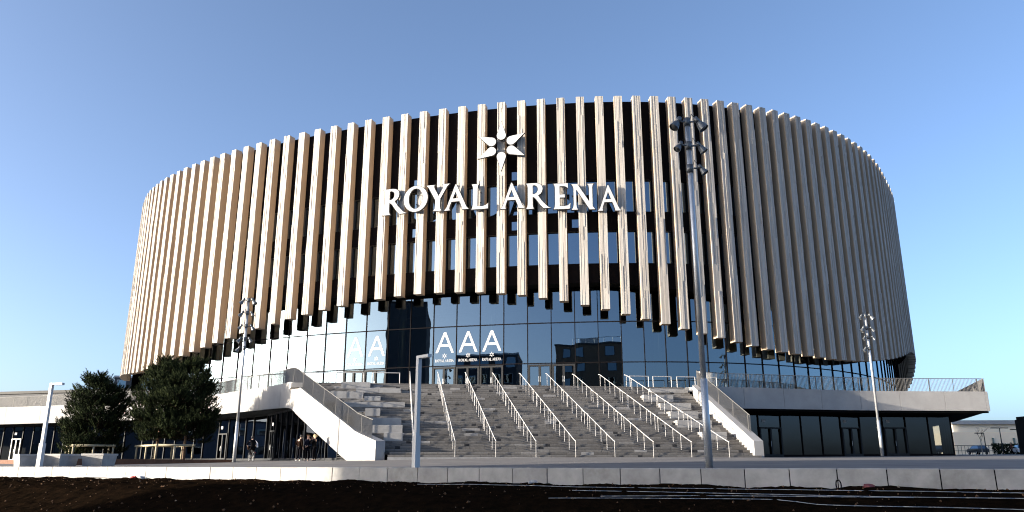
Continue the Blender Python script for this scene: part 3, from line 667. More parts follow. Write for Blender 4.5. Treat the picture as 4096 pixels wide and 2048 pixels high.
# ------------------------------------------------------------------ planted bed, pines, guards, planters
bed = [(-24.6, 43.6), (-18.6, 53.0), (-22, 61.0), (-32, 69), (-44, 66)]
g = G(); g.prism(bed, -.3, .26); tb = tag(g.build('planting_bed', mat('bed_soil', (.06, .045, .03), 1, var=.5, nscale=3, bump=.6)), 'low raised bed of bark under the pine trees', 'planting bed')
g = G()
for a, b in zip(bed, bed[1:] + bed[:1]):
    a, b = Vector(a), Vector(b); c = (a + b) / 2; d = b - a; nn = Vector((d.y, -d.x)).normalized() * .02; g.box((c.x + nn.x, c.y + nn.y, .02), (d.length + .02, .03, .60), math.atan2(d.y, d.x))
g.build('steel_edging', CORTEN, tb)
def pine(x, y, H, rad, base, seed, label):
    r = random.Random(seed); z0 = .25; t = thing('pine_tree', (x, y, z0), label, 'pine tree', 'pine trees in the raised bed')
    tg = G(); pts = [Vector((x + r.uniform(-.08, .08) * k, y + r.uniform(-.08, .08) * k, z0 - .1 + (H - .6) * k / 6)) for k in range(7)]
    for k in range(6): tg.tube(pts[k], pts[k + 1], .13 * (1 - k / 6.5), .13 * (1 - (k + 1) / 6.5), seg=8)
    cg = G(); lg = G(); tufts = []
    nw = 21 if base < 1 else 20; z = base
    for w_ in range(nw):
        f = w_ / (nw - 1); zc = z0 + base + (H - base - .35) * f ** .92
        prof = rad * min(1, .7 + f * 1.6) * (1 - f ** 2.0) ** .75 + .15
        for b_ in range(r.randint(6, 8)):
            a = b_ * .9 + w_ * 1.3 + r.uniform(-.7, .7); L = prof * r.choice((.5, .7, .85, .95, 1.0, 1.05, 1.18)); o_z = zc + r.uniform(-.45, .3)
            k = min(5, max(0, int((o_z - z0) / (H - .6) * 6))); o = pts[k].lerp(pts[k + 1], .5); o.z = o_z
            out = Vector((math.cos(a), math.sin(a), 0)); sd0 = Vector((-out.y, out.x, 0)); up = .0 + f * .5 + r.uniform(-.2, .3)
            mid = o + out * L * .55 + Vector((0, 0, L * (up * .35 - .06))); e = o + out * L + Vector((0, 0, L * up * .75))
            lg.tube(o, mid, .035 * (1 - f * .6), .02, seg=5, cap=False); lg.tube(mid, e, .02, .008, seg=4, cap=False)
            n2 = max(3, int(L * 5.2))
            for q in range(n2):
                u = .25 + .75 * (q + r.random() * .6) / n2; p = o.lerp(mid, u / .55) if u < .55 else mid.lerp(e, (u - .55) / .45)
                for sd1 in (-1, 1):
                    l2 = L * .40 * (1.3 - u) * r.uniform(.6, 1.3) + .14; q2 = p + (out * .75 + sd0 * sd1).normalized() * l2 + Vector((0, 0, l2 * r.uniform(-.3, .7)))
                    lg.tube(p, q2, .008, .005, seg=3, cap=False)
                    for v_ in (.55, 1.0): tufts.append((p.lerp(q2, v_), (q2 - p).normalized() * .7 + Vector((0, 0, r.uniform(.3, 1.1)))))
            tufts += [(e, out * .6 + Vector((0, 0, 1))), (e - out * .15, out * .4 + Vector((r.uniform(-.5, .5), r.uniform(-.5, .5), 1)))]
    for k in range(7): tufts.append((pts[-1] + Vector((r.uniform(-.2, .2), r.uniform(-.2, .2), k * .09)), Vector((r.uniform(-.4, .4), r.uniform(-.4, .4), 1))))
    for p, d in tufts:
        d = Vector(d).normalized(); u = d.orthogonal().normalized(); w_ = d.cross(u); L = r.uniform(.30, .60); kk = 1 if r.random() < .3 else 0
        for n in range(15):
            q = n * 2.4 + r.random(); c = p + d * (L * n / 15); rr = u * math.cos(q) + w_ * math.sin(q); tip = c + (d * 1.0 + rr * .7).normalized() * r.uniform(.13, .20); sd_ = d.cross(rr).normalized() * .028
            cg.add([c - sd_, c + sd_, tip], [(0, 1, 2)], kk)
    tg.build('trunk', BARK, t); lg.build('branches', mat('dark_branch', (.035, .025, .018), .95, spec=.05), t); cg.build('crown', [NEEDLE, NEEDLE2], t)
pine(-33.3, 63.0, 6.75, 2.4, .75, 21, 'left pine tree, bushy to the ground, behind the concrete planters')
pine(-27.9, 62.0, 8.0, 2.1, 1.95, 33, 'middle pine tree with clear trunk in the timber guard, left of its twin')
pine(-25.5, 61.6, 7.9, 2.1, 2.0, 47, 'right pine tree with clear trunk in the timber guard, nearest the ramp wall')
def guard(c0, c1, c2, label):
    c0, c1, c2 = map(Vector, (c0, c1, c2)); c3 = c0 + c2 - c1; z0 = .22; t = thing('tree_guard', (c1.x, c1.y, z0), label, 'tree guard', 'round timber tree guards'); H = 1.25
    P = []
    for a, b in ((c0, c1), (c1, c2), (c2, c3), (c3, c0)):
        P.append(a)
        if (b - a).length > 2: P.append((a + b) / 2)
    for p in P:
        g = G(); g.tube((p.x, p.y, z0), (p.x, p.y, z0 + H), .07, seg=10); g.build('post', TIMBER, t, True)
    for a, b in ((c0, c1), (c1, c2), (c2, c3), (c3, c0)):
        d = (b - a).normalized() * .15; g = G(); g.tube((a.x - d.x, a.y - d.y, z0 + H - .06), (b.x + d.x, b.y + d.y, z0 + H - .06), .085, seg=10); g.build('rail', TIMBER, t, True)
guard((-29.7, 62.6), (-26.8, 59.6), (-24.4, 60.5), 'round timber guard frame around the two right pine trunks')
guard((-35.6, 63.2), (-33.5, 60.4), (-31.1, 61.7), 'round timber guard frame around the left bushy pine')
for x, y, rz, s, lab in ((-24.0, 39.5, R(-45), 1.15, 'concrete planter box with dark shaded side, behind the sunlit lamp post'), (-22.75, 39.9, R(-14), 1.2, 'concrete planter box just right of the sunlit lamp post'),
                         (-20.95, 40.3, R(-7), 1.15, 'concrete planter box standing alone in front of the left pine'), (-24.9, 45.4, R(-12), 1.1, 'concrete planter box farther back, half hidden by the nearer planter')):
    z0 = zg(x, y) - .02; t = thing('concrete_planter', (x, y, z0), lab, 'planter', 'concrete planters near the pines'); hh = .62; ca, sa = math.cos(rz), math.sin(rz)
    Q = lambda a, z: [(x + i * ca - j * sa, y + i * sa + j * ca, z) for i, j in ((-a, -a), (a, -a), (a, a), (-a, a))]
    g = G(); g.hexa(Q(s / 2 - .06, z0), Q(s / 2, z0 + hh - .1)); g.build('planter_body', CONC2, t)
    g = G(); g.hexa(Q(s / 2 + .03, z0 + hh - .1), Q(s / 2 + .03, z0 + hh)); g.build('planter_rim', CONC, t)
    g = G(); g.box((x, y, z0 + hh + .004), (s - .2, s - .2, .01), rz); g.build('planter_soil', DIRT, t)

# ------------------------------------------------------------------ hoses and litter on the soil
for j, (pts, lab) in enumerate((([(-3.02, 25.52), (-0.16, 24.06), (2.35, 22.35), (7.04, 19.95), (11.04, 17.81), (13, 16.7)], 'longest pale hose on the dark soil, lying nearest the low wall'),
                     ([(1.58, 21.01), (5.11, 19.05), (7.39, 17.74), (9.41, 16.68), (12.6, 15.1)], 'pale hose across the dark soil, second from the low wall'),
                     ([(0.92, 20.23), (3.5, 19.1), (5.9, 17.94), (6.5, 17.2), (8.75, 15.97), (11, 14.7)], 'pale hose on the dark soil with a bend, nearest the bottom edge'),
                     ([(2.19, 19.93), (4.78, 18.88), (8.54, 17.07)], 'short pale hose on the dark soil between two longer hoses'))):
    sp = smooth_path([(*q, 0) for q in pts], .4); g = G(); g.path([(q[0], q[1] + .02 * math.sin(q[0] * 2 + j), dirt_z(q[0], q[1]) + .05) for q in sp], .008, seg=6)
    tag(g.build('garden_hose', mat('grey_hose', (.30, .32, .35), .6), smooth=True), lab, 'hose', 'pale hoses on the soil')
c_r = .07; g = G(); c = wallpt(9.7) - WN * .5; g.path([(c.x + c_r * math.cos(a / 3) * (1 - a * .015), c.y, -.50 + .12 * math.sin(a / 3)) for a in range(-5, 15)], .016, seg=6)
tag(g.build('cable_loop', BLACK), 'black loop of cable sticking out of the soil by the wall', 'cable')
a, b = wallpt(-21.6) - WN * .12, wallpt(-18.2) - WN * .25; g = G(); g.tube((a.x, a.y, -.50), (b.x, b.y, -.53), .04, seg=8)
tag(g.build('white_pipe', SIGNW), 'white pipe lying at the foot of the sunlit wall', 'pipe')
for x, s, lab, m in ((-17.9, -.35, 'crumpled red wrapper beside the white pipe', mat('red_wrap', (.4, .05, .04), .6)), (-17.3, -.4, 'crumpled white paper beside the red wrapper', SIGNW), (10.4, -.5, 'crumpled dark red wrapper near the cable loop', mat('dark_red_wrap', (.2, .04, .04), .6)), (1.0, -.5, 'small white paper scrap by the shaded wall', SIGNW)):
    q = wallpt(x) - WN * -s; g = G(); rr = random.Random(int(x * 10)); g.ball((q.x, q.y, -.53), .11, sq=(1.6, .8, .5)); g.v = [(v[0] + rr.uniform(-.03, .03), v[1] + rr.uniform(-.03, .03), v[2] + rr.uniform(-.03, .03)) for v in g.v]
    tag(g.build('paper_scrap', m), lab, 'litter')

# ------------------------------------------------------------------ people and bicycle
def skin_mesh(name, pts, edges, m, parent, sub=2):
    """continuous surface grown over a skeleton: pts = [(x, y, z, radius)], first point is the root"""
    me = bpy.data.meshes.new('tmp'); me.from_pydata([p[:3] for p in pts], edges, []); o = bpy.data.objects.new('tmp', me); C.objects.link(o)
    sk = o.modifiers.new('s', 'SKIN'); sk.use_smooth_shade = True
    for k, p in enumerate(pts):
        r = p[3]; me.skin_vertices[0].data[k].radius = r if isinstance(r, tuple) else (r, r); me.skin_vertices[0].data[k].use_root = k == 0
    sb = o.modifiers.new('b', 'SUBSURF'); sb.levels = sub; sb.render_levels = sub
    dg = bpy.context.evaluated_depsgraph_get(); nm_ = bpy.data.meshes.new_from_object(o.evaluated_get(dg)); bpy.data.objects.remove(o); bpy.data.meshes.remove(me)
    nm_.name = name; nm_.materials.clear(); nm_.materials.append(m); nm_.polygons.foreach_set('use_smooth', [True] * len(nm_.polygons))
    q = bpy.data.objects.new(name, nm_); C.objects.link(q); q.parent = parent; return q
def person(x, y, z, rz, label, J, coat, legs, shoes, hair, coat_len=0, hem=None, curls=False, longhair=False, skirt_r=.17, group=None, hood=False):
    """J: joint overrides in body space (x right, y forward, z up)"""
    D = dict(pel=(0, 0, .95), spi=(0, .0, 1.12), che=(0, 0, 1.33), nec=(0, .01, 1.48), hea=(0, .03, 1.60), top=(0, .02, 1.70),
             sL=(-.17, 0, 1.41), eL=(-.24, -.02, 1.14), hL=(-.25, .08, .90), sR=(.17, 0, 1.41), eR=(.24, -.02, 1.14), hR=(.25, .08, .90),
             pL=(-.09, 0, .90), kL=(-.10, .02, .49), aL=(-.11, -.02, .09), tL=(-.12, .13, .035), pR=(.09, 0, .90), kR=(.10, .02, .49), aR=(.11, -.02, .09), tR=(.12, .13, .035)); D.update(J)
    t = thing('person', (x, y, z), label, 'person', group); t.rotation_euler = (0, 0, rz); V3 = lambda k: Vector(D[k])
    P = []; E = []
    def ad(v, r): P.append((*v, r)); return len(P) - 1
    def ch(a, items):
        for v, r in items: b = ad(v, r); E.append((a, b)); a = b
        return a
    pel = ad(D['pel'], (.145, .10)); che = ch(pel, [(D['spi'], (.125, .09)), (D['che'], (.15, .10))]); nk = ch(che, [(D['nec'], .052)])
    hd = V3('hea'); tp = V3('top'); up = (tp - hd).normalized()
    ch(nk, [(hd - up * .05, .066), (hd + up * .02, (.076, .092)), (tp - up * .02, (.066, .08))])
    for s in 'LR':
        hip = ch(pel, [(D['p' + s], .088)]); ch(hip, [(V3('p' + s).lerp(V3('k' + s), .5), .072), (D['k' + s], .055), (V3('k' + s).lerp(V3('a' + s), .35), .056), (D['a' + s], .038), (D['t' + s], .032)])
        el, ha = V3('e' + s), V3('h' + s); fd = (ha - el).normalized(); sd_ = fd.orthogonal().normalized(); sg_ = -1 if s == 'L' else 1
        wr = ch(che, [(D['s' + s], .06), (V3('s' + s).lerp(el, .5), .046), (el, .038), (ha - fd * .03, .026)]); pm = ch(wr, [(ha + fd * .04, (.036, .018))])
        for q, L in ((-.027, .07), (-.009, .085), (.009, .08), (.027, .062)):
            b = ha + fd * .075 + sd_ * q; ch(pm, [(b, .010), (b + fd * L * .55, .0085), (b + fd * L * .9 + Vector((0, 0, -.012)), .0075)])
        b = ha + fd * .03 + sd_ * .04; ch(wr, [(b, .011), (b + fd * .035 + sd_ * .012, .009)])
    skin_mesh('body', P, E, SKIN, t)
    fw = Vector((0, 1, 0)); fc = V3('hea') + up * .01; g = G()                         # nose, brows and mouth as small relief on the face
    yv = V3('hea') - Vector((0, 0, 0)); f0 = fc + Vector((D.get('fx', 0), .085, 0))
    g.add([f0 + Vector((-.016, 0, -.02)), f0 + Vector((.016, 0, -.02)), f0 + Vector((0, .026, -.018)), f0 + Vector((0, .006, .035))], [(0, 1, 2), (1, 3, 2), (3, 0, 2)]); o = g.build('nose', SKIN); o.parent = t
    g = G()
    for q in (-.032, .032): g.ball((f0.x + q, f0.y - .004, f0.z + .03), .011, n=6)
    o = g.build('eyes', BLACK); o.parent = t
    g = G(); g.box((f0.x, f0.y - .002, f0.z - .05), (.045, .012, .011)); o = g.build('mouth', mat('lips', (.32, .12, .10), .6)); o.parent = t
    P = []; E = []                                                                    # jacket
    low = V3('pel') - Vector((0, 0, coat_len)); pel = ad(low, (skirt_r, skirt_r * .75)); che = ch(pel, [(V3('pel') + Vector((0, 0, .05)), (.165, .125)), (D['spi'], (.15, .115)), (D['che'], (.175, .125))]); ch(che, [(V3('nec') - Vector((0, 0, .03)), .075)])
    for s in 'LR':
        el, ha = V3('e' + s), V3('h' + s); ch(che, [(D['s' + s], .078), (V3('s' + s).lerp(el, .5), .064), (el, .056), (ha - (ha - el).normalized() * .05, .045)])
    skin_mesh('jacket', P, E, coat, t)
    P = []; E = []; pel = ad(D['pel'], (.15, .115))                                    # trousers
    for s in 'LR': ch(ch(pel, [(D['p' + s], .098)]), [(V3('p' + s).lerp(V3('k' + s), .5), .084), (D['k' + s], .064), (V3('k' + s).lerp(V3('a' + s), .4), .064), (D['a' + s], .05)])
    skin_mesh('trousers', P, E, legs, t)
    for s in 'LR':
        P = []; E = []; a = ad(V3('a' + s) - Vector((0, .03, .03)), .05); ch(a, [(V3('a' + s).lerp(V3('t' + s), .5) + Vector((0, 0, -.005)), (.045, .042)), (D['t' + s], (.042, .033))]); skin_mesh('shoe', P, E, shoes, t, 1)
    P = []; E = []; hc = hd + up * .055 - fw * .02; a = ad(hc, (.088, .10)); ch(a, [(hc + up * .055, (.07, .08))]); ch(a, [(hc - fw * .05 - up * .06, .07)] + ([(hc - fw * .07 - up * .2, .075), (hc - fw * .07 - up * .33, .055)] if longhair else []))
    skin_mesh('hair', P, E, hair, t)
    if curls:
        rr = random.Random(4); g = G()
        for _ in range(40):
            d = Vector((rr.gauss(0, 1), rr.gauss(-.2, 1), abs(rr.gauss(.4, .8)))).normalized(); g.ball(hc + d * .105, rr.uniform(.025, .04), n=6)
        o = g.build('curls', hair); o.parent = t
    if hem:
        P = []; E = []; a = ad(low - Vector((0, 0, .03)), (skirt_r * .98, skirt_r * .76)); ch(a, [(low + Vector((0, 0, .05)), (skirt_r * .9, skirt_r * .7))]); skin_mesh('shirt_hem', P, E, hem, t, 1)
    return t
CBLK = mat('black_cloth', (.005, .005, .006), 1, spec=.02); CNVY = mat('navy_cloth', (.008, .009, .018), 1, spec=.02); CBRN = mat('dark_brown_cloth', (.014, .008, .006), 1, spec=.02); JEANS = mat('dark_denim', (.008, .008, .010), 1, spec=.02)
gp_ = 'three people talking below the ramp'
person(-14.68, 54.6, zg(-14.68, 54.6), R(-28), 'person seen from behind in dark brown jacket with white hem, leftmost of three talking', dict(nec=(.02, .05, 1.48), hea=(.05, .10, 1.59), top=(.06, .12, 1.69), kL=(-.12, .05, .49), aL=(-.17, -.04, .09), tL=(-.19, .09, .035), hL=(-.2, .12, .98), eL=(-.27, -.06, 1.16)), CBRN, JEANS, mat('white_shoe', (.75, .74, .72), .6), mat('black_hair', (.01, .009, .008), .6), hem=mat('white_cotton', (.75, .73, .7), .8), group=gp_)
person(-14.18, 54.9, zg(-14.18, 54.9), R(165), 'person facing the plaza in long dark coat over blue shirt, middle of three talking', dict(hL=(-.06, .2, .98), hR=(.05, .22, 1.0), eL=(-.25, .02, 1.15), eR=(.25, .02, 1.15)), CNVY, CBLK, mat('grey_shoe', (.4, .4, .42), .6), mat('brown_hair', (.10, .05, .025), .6), coat_len=.28, longhair=True, skirt_r=.2, group=gp_)
person(-13.68, 54.8, zg(-13.68, 54.8), R(85), 'person with curly blond hair in black jacket, hands raised near the face, below the ramp', dict(hL=(-.06, .34, 1.42), eL=(-.2, .22, 1.16), hR=(.07, .24, 1.5), eR=(.2, .22, 1.2), kL=(-.1, .07, .5), aR=(.1, -.1, .09), tR=(.11, .06, .035)), CBLK, JEANS, CBLK, mat('blond_hair', (.55, .42, .22), .6), curls=True, group=gp_)
bx_, by_ = -18.4, 56.0; bz = zg(bx_, by_); hdg = R(33)
def bicycle():
    t = thing('bicycle', (0, 0, 0), 'dark city bicycle being ridden past the shop windows', 'bicycle')
    for yy, nm_ in ((-.53, 'wheel'), (.53, 'wheel')):
        g = G(); n = 28; pts = [(0, yy + .335 * math.cos(2 * math.pi * k / n), .35 + .335 * math.sin(2 * math.pi * k / n)) for k in range(n + 1)]; g.path(pts, .018, seg=6)
        wl_ = g.build(nm_, BLACK, t)
        g = G(); g.path([(0, yy + (q[1] - yy) * .92, .35 + (q[2] - .35) * .92) for q in pts], .008, seg=5); g.tube((-.03, yy, .35), (.03, yy, .35), .022)
        for k in range(0, n, 2): g.tube((0, yy, .35), (0, yy + .31 * math.cos(2 * math.pi * k / n), .35 + .31 * math.sin(2 * math.pi * k / n)), .0025, seg=4, cap=False)
        g.build('rim', STEEL, wl_)
        g = G(); g.path([(0, yy + .375 * math.cos(R(a)), .35 + .375 * math.sin(R(a))) for a in range(15, 190, 15)], .02, seg=6); g.build('mudguard', BLACK, t)
    g = G()
    for a, b, r in (((0, -.53, .35), (0, -.08, .31), .012), ((0, -.08, .31), (0, -.22, .80), .018), ((0, -.53, .35), (0, -.2, .72), .010), ((0, -.08, .31), (0, .36, .78), .02), ((0, .36, .78), (0, .33, .95), .018), ((0, .38, .72), (0, .53, .35), .014), ((0, -.2, .62), (0, .36, .72), .016)): g.tube(a, b, r)
    g.build('frame', DARKG, t)
    g = G(); g.tube((0, .33, .95), (0, .31, 1.08), .014); g.path([(-.29, .12, 1.08), (-.2, .3, 1.1), (.2, .3, 1.1), (.29, .12, 1.08)], .012); g.build('handlebar', STEEL, t)
    g = G(); g.hexa([(-.09, -.36, .86), (.09, -.36, .86), (.03, -.08, .87), (-.03, -.08, .87)], [(-.085, -.36, .92), (.085, -.36, .92), (.025, -.08, .91), (-.025, -.08, .91)]); g.tube((0, -.22, .78), (0, -.22, .87), .013); g.build('saddle', BLACK, t)
    g = G(); g.tube((-.1, -.08, .31), (.1, -.08, .31), .014); g.tube((.1, -.08, .31), (.1, .06, .21), .01); g.tube((-.1, -.08, .31), (-.1, -.22, .41), .01); g.box((.14, .06, .2), (.09, .07, .02)); g.box((-.14, -.22, .42), (.09, .07, .02)); g.build('crank', STEEL, t)
    g = G(); g.hexa([(-.15, .38, .82), (.15, .38, .82), (.15, .62, .82), (-.15, .62, .82)], [(-.19, .36, 1.06), (.19, .36, 1.06), (.19, .68, 1.06), (-.19, .68, 1.06)]); g.build('basket', CBRN, t)
    g = G(); g.box((0, -.94, .6), (.05, .02, .05)); g.build('tail_lamp', mat('red_lens', (.4, .02, .02), .3), t)
    return t
bk = bicycle(); bk.location = (bx_, by_, bz); bk.rotation_euler = (0, 0, hdg)
person(bx_, by_, bz, hdg, 'person in dark coat riding a bicycle, seen from behind', dict(pel=(0, -.22, 1.0), spi=(0, -.15, 1.17), che=(0, -.03, 1.36), nec=(0, .05, 1.50), hea=(0, .10, 1.61), top=(0, .12, 1.71), sL=(-.18, -.01, 1.43), eL=(-.36, .06, 1.2), hL=(-.28, .16, 1.1), sR=(.18, -.01, 1.43), eR=(.38, .04, 1.22), hR=(.28, .16, 1.1),
       pL=(-.1, -.18, .95), kL=(-.13, .14, .78), aL=(-.13, -.2, .5), tL=(-.14, -.06, .46), pR=(.1, -.18, .95), kR=(.13, .12, .64), aR=(.13, .04, .27), tR=(.14, .17, .24)), CBLK, CBLK, CBLK, mat('black_hair', (.01, .009, .008)), coat_len=.2, skirt_r=.2)
ca, sa = math.cos(hdg), math.sin(hdg); L2 = lambda x, y, z: (bx_ + x * ca - y * sa, by_ + x * sa + y * ca, bz + z)
g = G(); g.hexa([L2(.24, -.38, .98), L2(.32, -.38, .98), L2(.32, -.06, .98), L2(.24, -.06, .98)], [L2(.24, -.32, 1.28), L2(.30, -.32, 1.28), L2(.30, -.1, 1.28), L2(.24, -.1, 1.28)]); g.path([L2(.27, -.3, 1.27), L2(.16, -.16, 1.46), L2(.27, -.12, 1.27)], .015, seg=5)
tag(g.build('shoulder_bag', mat('pale_bag', (.62, .63, .68), .7)), 'pale shoulder bag hanging at the right side of the cyclist', 'bag')

# ------------------------------------------------------------------ buildings in the background and around the square
def block(name, x, y, wx, wy, rz, z0, z1, label, cat, wallm, winm, fr, rows, cols, sides=(0, 1, 2, 3), ww=1.3, wh=1.7, zf=1.2, cap=None):
    t = thing(name, (x, y, z0), label, cat); g = G(); g.box((x, y, (z0 + z1) / 2), (wx, wy, z1 - z0), rz); g.build('wall', wallm, t)
    ca, sa = math.cos(rz), math.sin(rz)
    g = G(); g.box((x, y, z1 + .2), (wx + .3, wy + .3, .4), rz); g.build('roof_edge', cap or fr, t)
    for s in sides:
        L, D_ = (wx, wy) if s % 2 == 0 else (wy, wx); a = rz + s * math.pi / 2; nx, ny = math.sin(a), -math.cos(a); tx, ty = math.cos(a), math.sin(a)
        n = cols[0] if s % 2 == 0 else cols[1]
        for r_ in range(rows):
            for c in range(n):
                u = (c + .5) / n * L - L / 2 + (.25 if r_ % 2 else -.2); zc = z0 + zf + (r_ + .5) * (z1 - z0 - zf) / rows; q = (x + nx * D_ / 2 + tx * u, y + ny * D_ / 2 + ty * u)
                g = G(); g.box((q[0], q[1], zc), (ww + .2, .12, wh + .2), a); f_ = g.build('window', fr, t)
                g = G(); g.box((q[0] + nx * .05, q[1] + ny * .05, zc), (ww, .06, wh), a); g.build('pane', winm, f_)
    return t
BRICK = mat('brown_brick', (.26, .18, .12), .9, var=.3, nscale=2); GREYP = mat('dark_panel', (.075, .078, .085), .8, var=.2, nscale=.6); WFR = mat('window_frame_white', (.55, .55, .55), .6)
CREAM = mat('cream_render', (.86, .74, .57), .9, var=.1, nscale=.2); GREYB = mat('grey_cladding', (.34, .36, .38), .8, var=.2, nscale=.5)
# seen over the left terrace
t = block('apartment_block', -83, 184, 20, 16, R(25), 1.2, 18.8, 'distant dark apartment block with pale windows behind the left pines', 'apartment block', GREYP, GLASSW, WFR, 5, (6, 4), sides=(0, 3), ww=1.6, wh=2.1)
g = G(); g.box((-81, 182, 20), (7, 5, 2.4), R(25)); g.box((-87, 183, 19.6), (4, 4, 1.6), R(25)); g.build('roof_plant', WFR, t)
t = thing('low_hall', (-82, 132, 1), 'low dark grey hall behind the left terrace railing', 'hall'); g = G(); g.box((-82, 132, 5.8), (66, 18, 9.7), R(-14)); g.build('wall', GREYP, t)
g = G(); g.box((-82, 132, 10.85), (66.6, 18.6, .4), R(-14)); g.build('roof_edge', DARKG, t)
# seen past the right end of the podium
t = thing('cream_building', (150, 190, 1.9), 'long low cream building with glazed upper storey and grey roof', 'building')
g = G(); g.box((160, 192, 4.4), (110, 16, 6.0), R(-3)); g.build('wall', CREAM, t)
g = G(); g.box((161, 193, 8.35), (110, 15, 1.9), R(-3)); gz = g.build('upper_storey', mat('pale_glazing', (.72, .66, .55), .7), t)
g = G()
for k in range(34): g.box((120.5 + k * 2.8, 187.7 - k * .146, 8.35), (.12, .1, 1.9), R(-3))
g.build('mullion', GREYB, gz)
g = G(); g.box((161, 193, 9.75), (111, 17, .9), R(-3)); g.build('roof', GREYB, t)
g = G(); g.box((165, 198, 11.0), (60, 8, 1.7), R(-3)); g.build('roof_plant', mat('tan_cladding', (.40, .36, .29), .8), t)
for k in range(8):
    g = G(); g.box((113.6 + k * 4.8, 186.3 - k * .25, 5.0), (.45, .12, 2.2), R(-3)); g.build('window', GLASSW, t)
t = thing('entrance_kiosk', (62.5, 95, 1), 'dark metal entrance portal at the right edge of the plaza', 'kiosk')
g = G(); g.box((62, 94, 3.1), (.25, 5, 4.4)); g.box((67.9, 94, 5.2), (11.6, 5, .9)); g.build('portal_frame', DARKG, t); g = G(); g.box((67.8, 95.2, 3.0), (11.2, .2, 4.0)); g.build('back_panel', BLACK, t)
g = G(); g.box((67.8, 92.6, 2.1), (11, .06, .1)); g.box((67.8, 92.6, 1.2), (11, .06, .1)); g.build('barrier_rail', STEEL, t)
def small_lamp(x, y, h, d, label, double=False):
    z0 = zg(x, y); t = thing('street_lamp', (x, y, z0), label, 'street lamp', 'dark street lamps by the parking area'); g = G(); g.tube((x, y, z0), (x, y, z0 + h), .09, .06); g.build('pole', DARKG, t)
    for s in ((1, -1) if double else (d,)): g = G(); g.box((x + s * .75, y, z0 + h), (1.3, .25, .12)); g.build('lamp_head', BLACK, t)
small_lamp(75.5, 126, 3.3, -1, 'dark street lamp right of the bare tree, arm pointing left'); small_lamp(80, 129, 4.2, 1, 'dark twin headed street lamp beside the hedge', True); small_lamp(76.2, 118, 3.6, -1, 'dark street lamp next to the entrance portal, arm pointing left')
t = thing('hedge', (84, 134, 1.2), 'dark clipped hedge in front of the cream building', 'hedge'); rr = random.Random(9); g = G()
for _ in range(900):
    c = Vector((84 + rr.uniform(-2.4, 2.4), 134 + rr.uniform(-.7, .7), 1.2 + rr.uniform(0, 2.2))); d = Vector((rr.gauss(0, 1), rr.gauss(0, 1), rr.gauss(0, 1))).normalized() * .22; e = d.orthogonal() * .8; g.add([c - d - e, c + d, c + e], [(0, 1, 2)])
g.build('foliage', NEEDLE, t)
t = thing('bare_tree', (77.2, 130, 1.2), 'small leafless tree in front of the cream building', 'tree'); g = G(); g2 = G(); o = Vector((77.2, 130, 1.2)); g.tube(o, o + Vector((0, 0, 1.6)), .09, .07); o = o + Vector((0, 0, 1.6))
def twig(o, d, L, r, n):
    e = o + d * L; (g if n > 3 else g2).tube(o, e, r, r * .6, seg=4, cap=False)
    if n:
        for k in range(3): twig(o.lerp(e, .5 + .25 * k), (d + Vector((rr.uniform(-.7, .7), rr.uniform(-.7, .7), rr.uniform(-.1, .5)))).normalized(), L * .68, r * .55, n - 1)
twig(o, Vector((0, 0, 1)), 1.5, .07, 4)
g.build('trunk', mat('pale_bark', (.35, .30, .26), .9), t); g2.build('branches', BARK, t)
t = thing('mesh_fence', (82, 137, 1.3), 'dark mesh fence in front of the cream building', 'fence'); g = G()
for k in range(60): g.box((70 + k * .6, 138, 2.2), (.05, .05, 2.0))
g.box((88, 138, 3.2), (36, .06, .08)); g.box((88, 138, 2.3), (36, .06, .08)); g.build('bars', DARKG, t)
def car(x, y, rz, paint, label, group='cars parked by the mesh fence', z0=None):
    z0 = zg(x, y) if z0 is None else z0; t = thing('parked_car', (x, y, z0), label, 'car', group); t.rotation_euler = (0, 0, rz)
    def part(g, n, m): o = g.build(n, m); o.parent = t; return o
    pr = [(-2.1, .35), (-2.1, .8), (-1.95, .95), (1.1, .98), (1.95, .85), (2.1, .6), (2.1, .35)]; g = G(); n = len(pr)
    for s in (-1, 1): g.v += [(p[0], s * (.86 if 0 < k < n - 1 else .8), p[1]) for k, p in enumerate(pr)]
    g.f = [[k, k + n, (k + 1) % n + n, (k + 1) % n] for k in range(n)] + [list(range(n)), list(range(n, 2 * n))[::-1]]; g.m = [0] * len(g.f); part(g, 'body', paint)
    g = G(); g.hexa([(-1.9, -.8, .95), (1.15, -.8, .95), (1.15, .8, .95), (-1.9, .8, .95)], [(-1.5, -.62, 1.45), (.35, -.62, 1.45), (.35, .62, 1.45), (-1.5, .62, 1.45)]); part(g, 'windows', GLASSW)
    g = G(); g.box((-.57, 0, 1.47), (1.8, 1.22, .05)); part(g, 'roof', paint)
    for a in (-1.3, 1.3):
        for s in (-.78, .78): g = G(); g.tube((a, s - .1, .31), (a, s + .1, .31), .31, seg=14); wv = part(g, 'wheel', BLACK); g = G(); g.tube((a, s - .11, .31), (a, s + .11, .31), .18, seg=10); r_ = g.build('rim', STEEL); r_.parent = wv
    for s in (-.6, .6): g = G(); g.box((2.06, s, .68), (.1, .3, .14)); part(g, 'headlight', mat('lamp_clear', (.7, .7, .72), .2))
CARW = mat('white_car_paint', (.7, .7, .72), .3); CARB = mat('blue_car_paint', (.10, .16, .30), .3); CARK = mat('dark_car_paint', (.03, .03, .035), .3)
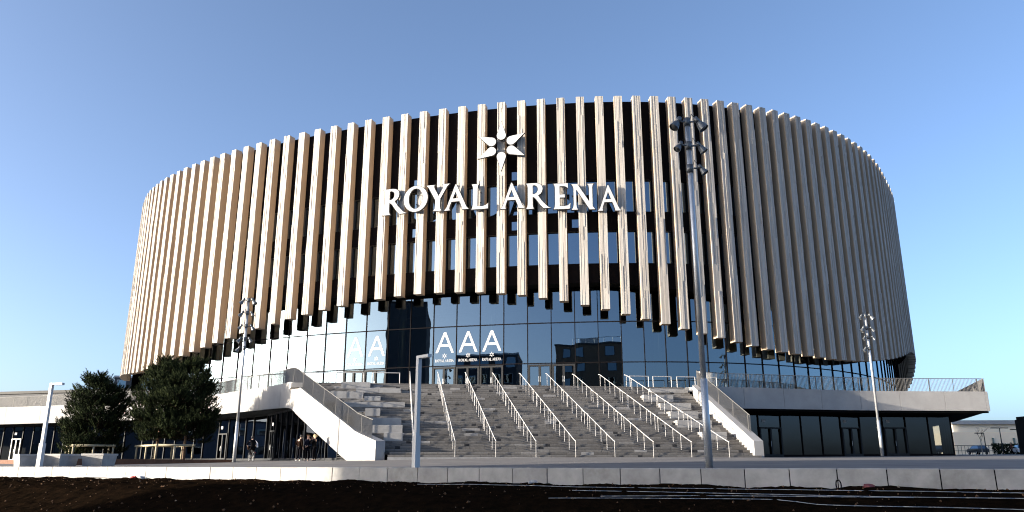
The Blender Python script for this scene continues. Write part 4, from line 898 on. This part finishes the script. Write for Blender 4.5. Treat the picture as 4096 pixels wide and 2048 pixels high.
car(83.2, 129.5, R(70), CARW, 'white parked car between the hedge and the entrance portal'); car(71.5, 133, R(100), CARB, 'blue parked car just right of the podium end'); car(79.4, 135, R(85), CARK, 'dark parked car between the bare tree and the hedge')
person(76.4, 121, zg(76.4, 121), R(90), 'distant person in dark red jacket near the entrance portal', {}, mat('red_brown_cloth', (.12, .035, .025), .9), JEANS, CBLK, mat('brown_hair', (.10, .05, .025)))
# blocks round the square behind the camera: they throw the shade on the soil and show in the glass
block('shading_tower', -82.8, -9.0, 16.9, 33, R(-37.1), -2, 33.7, 'dark apartment tower to the left of the square, mirrored in the glass', 'apartment block', GREYP, GLASSW, DARKG, 7, (4, 7), sides=(0, 3), ww=1.6, wh=1.9)
t = block('brick_block', -6, -51, 34, 18, R(0), -2, 27, 'brown brick apartment block opposite the arena, mirrored in the glass', 'apartment block', BRICK, GLASSW, GREYP, 8, (6, 4), sides=(2, 1), ww=1.7, wh=2.0)
g = G(); g.box((-12, -50, 28.4), (7, 5, 2.2)); g.path([(-19, -42.6, 28.6), (7, -42.6, 28.6)], .06, seg=5)
for k in range(14): g.tube((-19 + k * 2, -42.6, 27.4), (-19 + k * 2, -42.6, 28.6), .05, seg=5)
g.build('roof_railing', STEEL, t)
block('grey_block', -56, -35, 24, 16, R(-19), -2, 24.5, 'grey apartment block behind the square, mirrored left of the brick block', 'apartment block', GREYP, GLASSW, WFR, 7, (7, 4), sides=(2,), ww=1.8, wh=2.0)
block('low_cream_block', 66, -44, 60, 14, R(30), -2, 4.6, 'low cream block behind the square, mirrored in the right shop windows', 'building', CREAM, GLASSW, GREYP, 1, (10, 3), sides=(2,), ww=2, wh=1.4)
block('low_grey_hall', -172, 95, 150, 20, R(90), 0, 11, 'long low grey hall far to the left, mirrored in the left shop windows', 'hall', GREYB, GLASSW, GREYP, 2, (16, 2), sides=(0,), ww=3, wh=1.8)
for j, (x, y, pm, cl) in enumerate(((47, -38, CARW, 'white'), (56, -33, CARK, 'black'), (67, -27, CARB, 'blue'), (76, -22, CARK, 'dark grey'))):
    car(x, y, R(32), pm, '%s parked car in front of the low cream block opposite the arena' % cl, 'cars parked opposite the arena', -1.7)
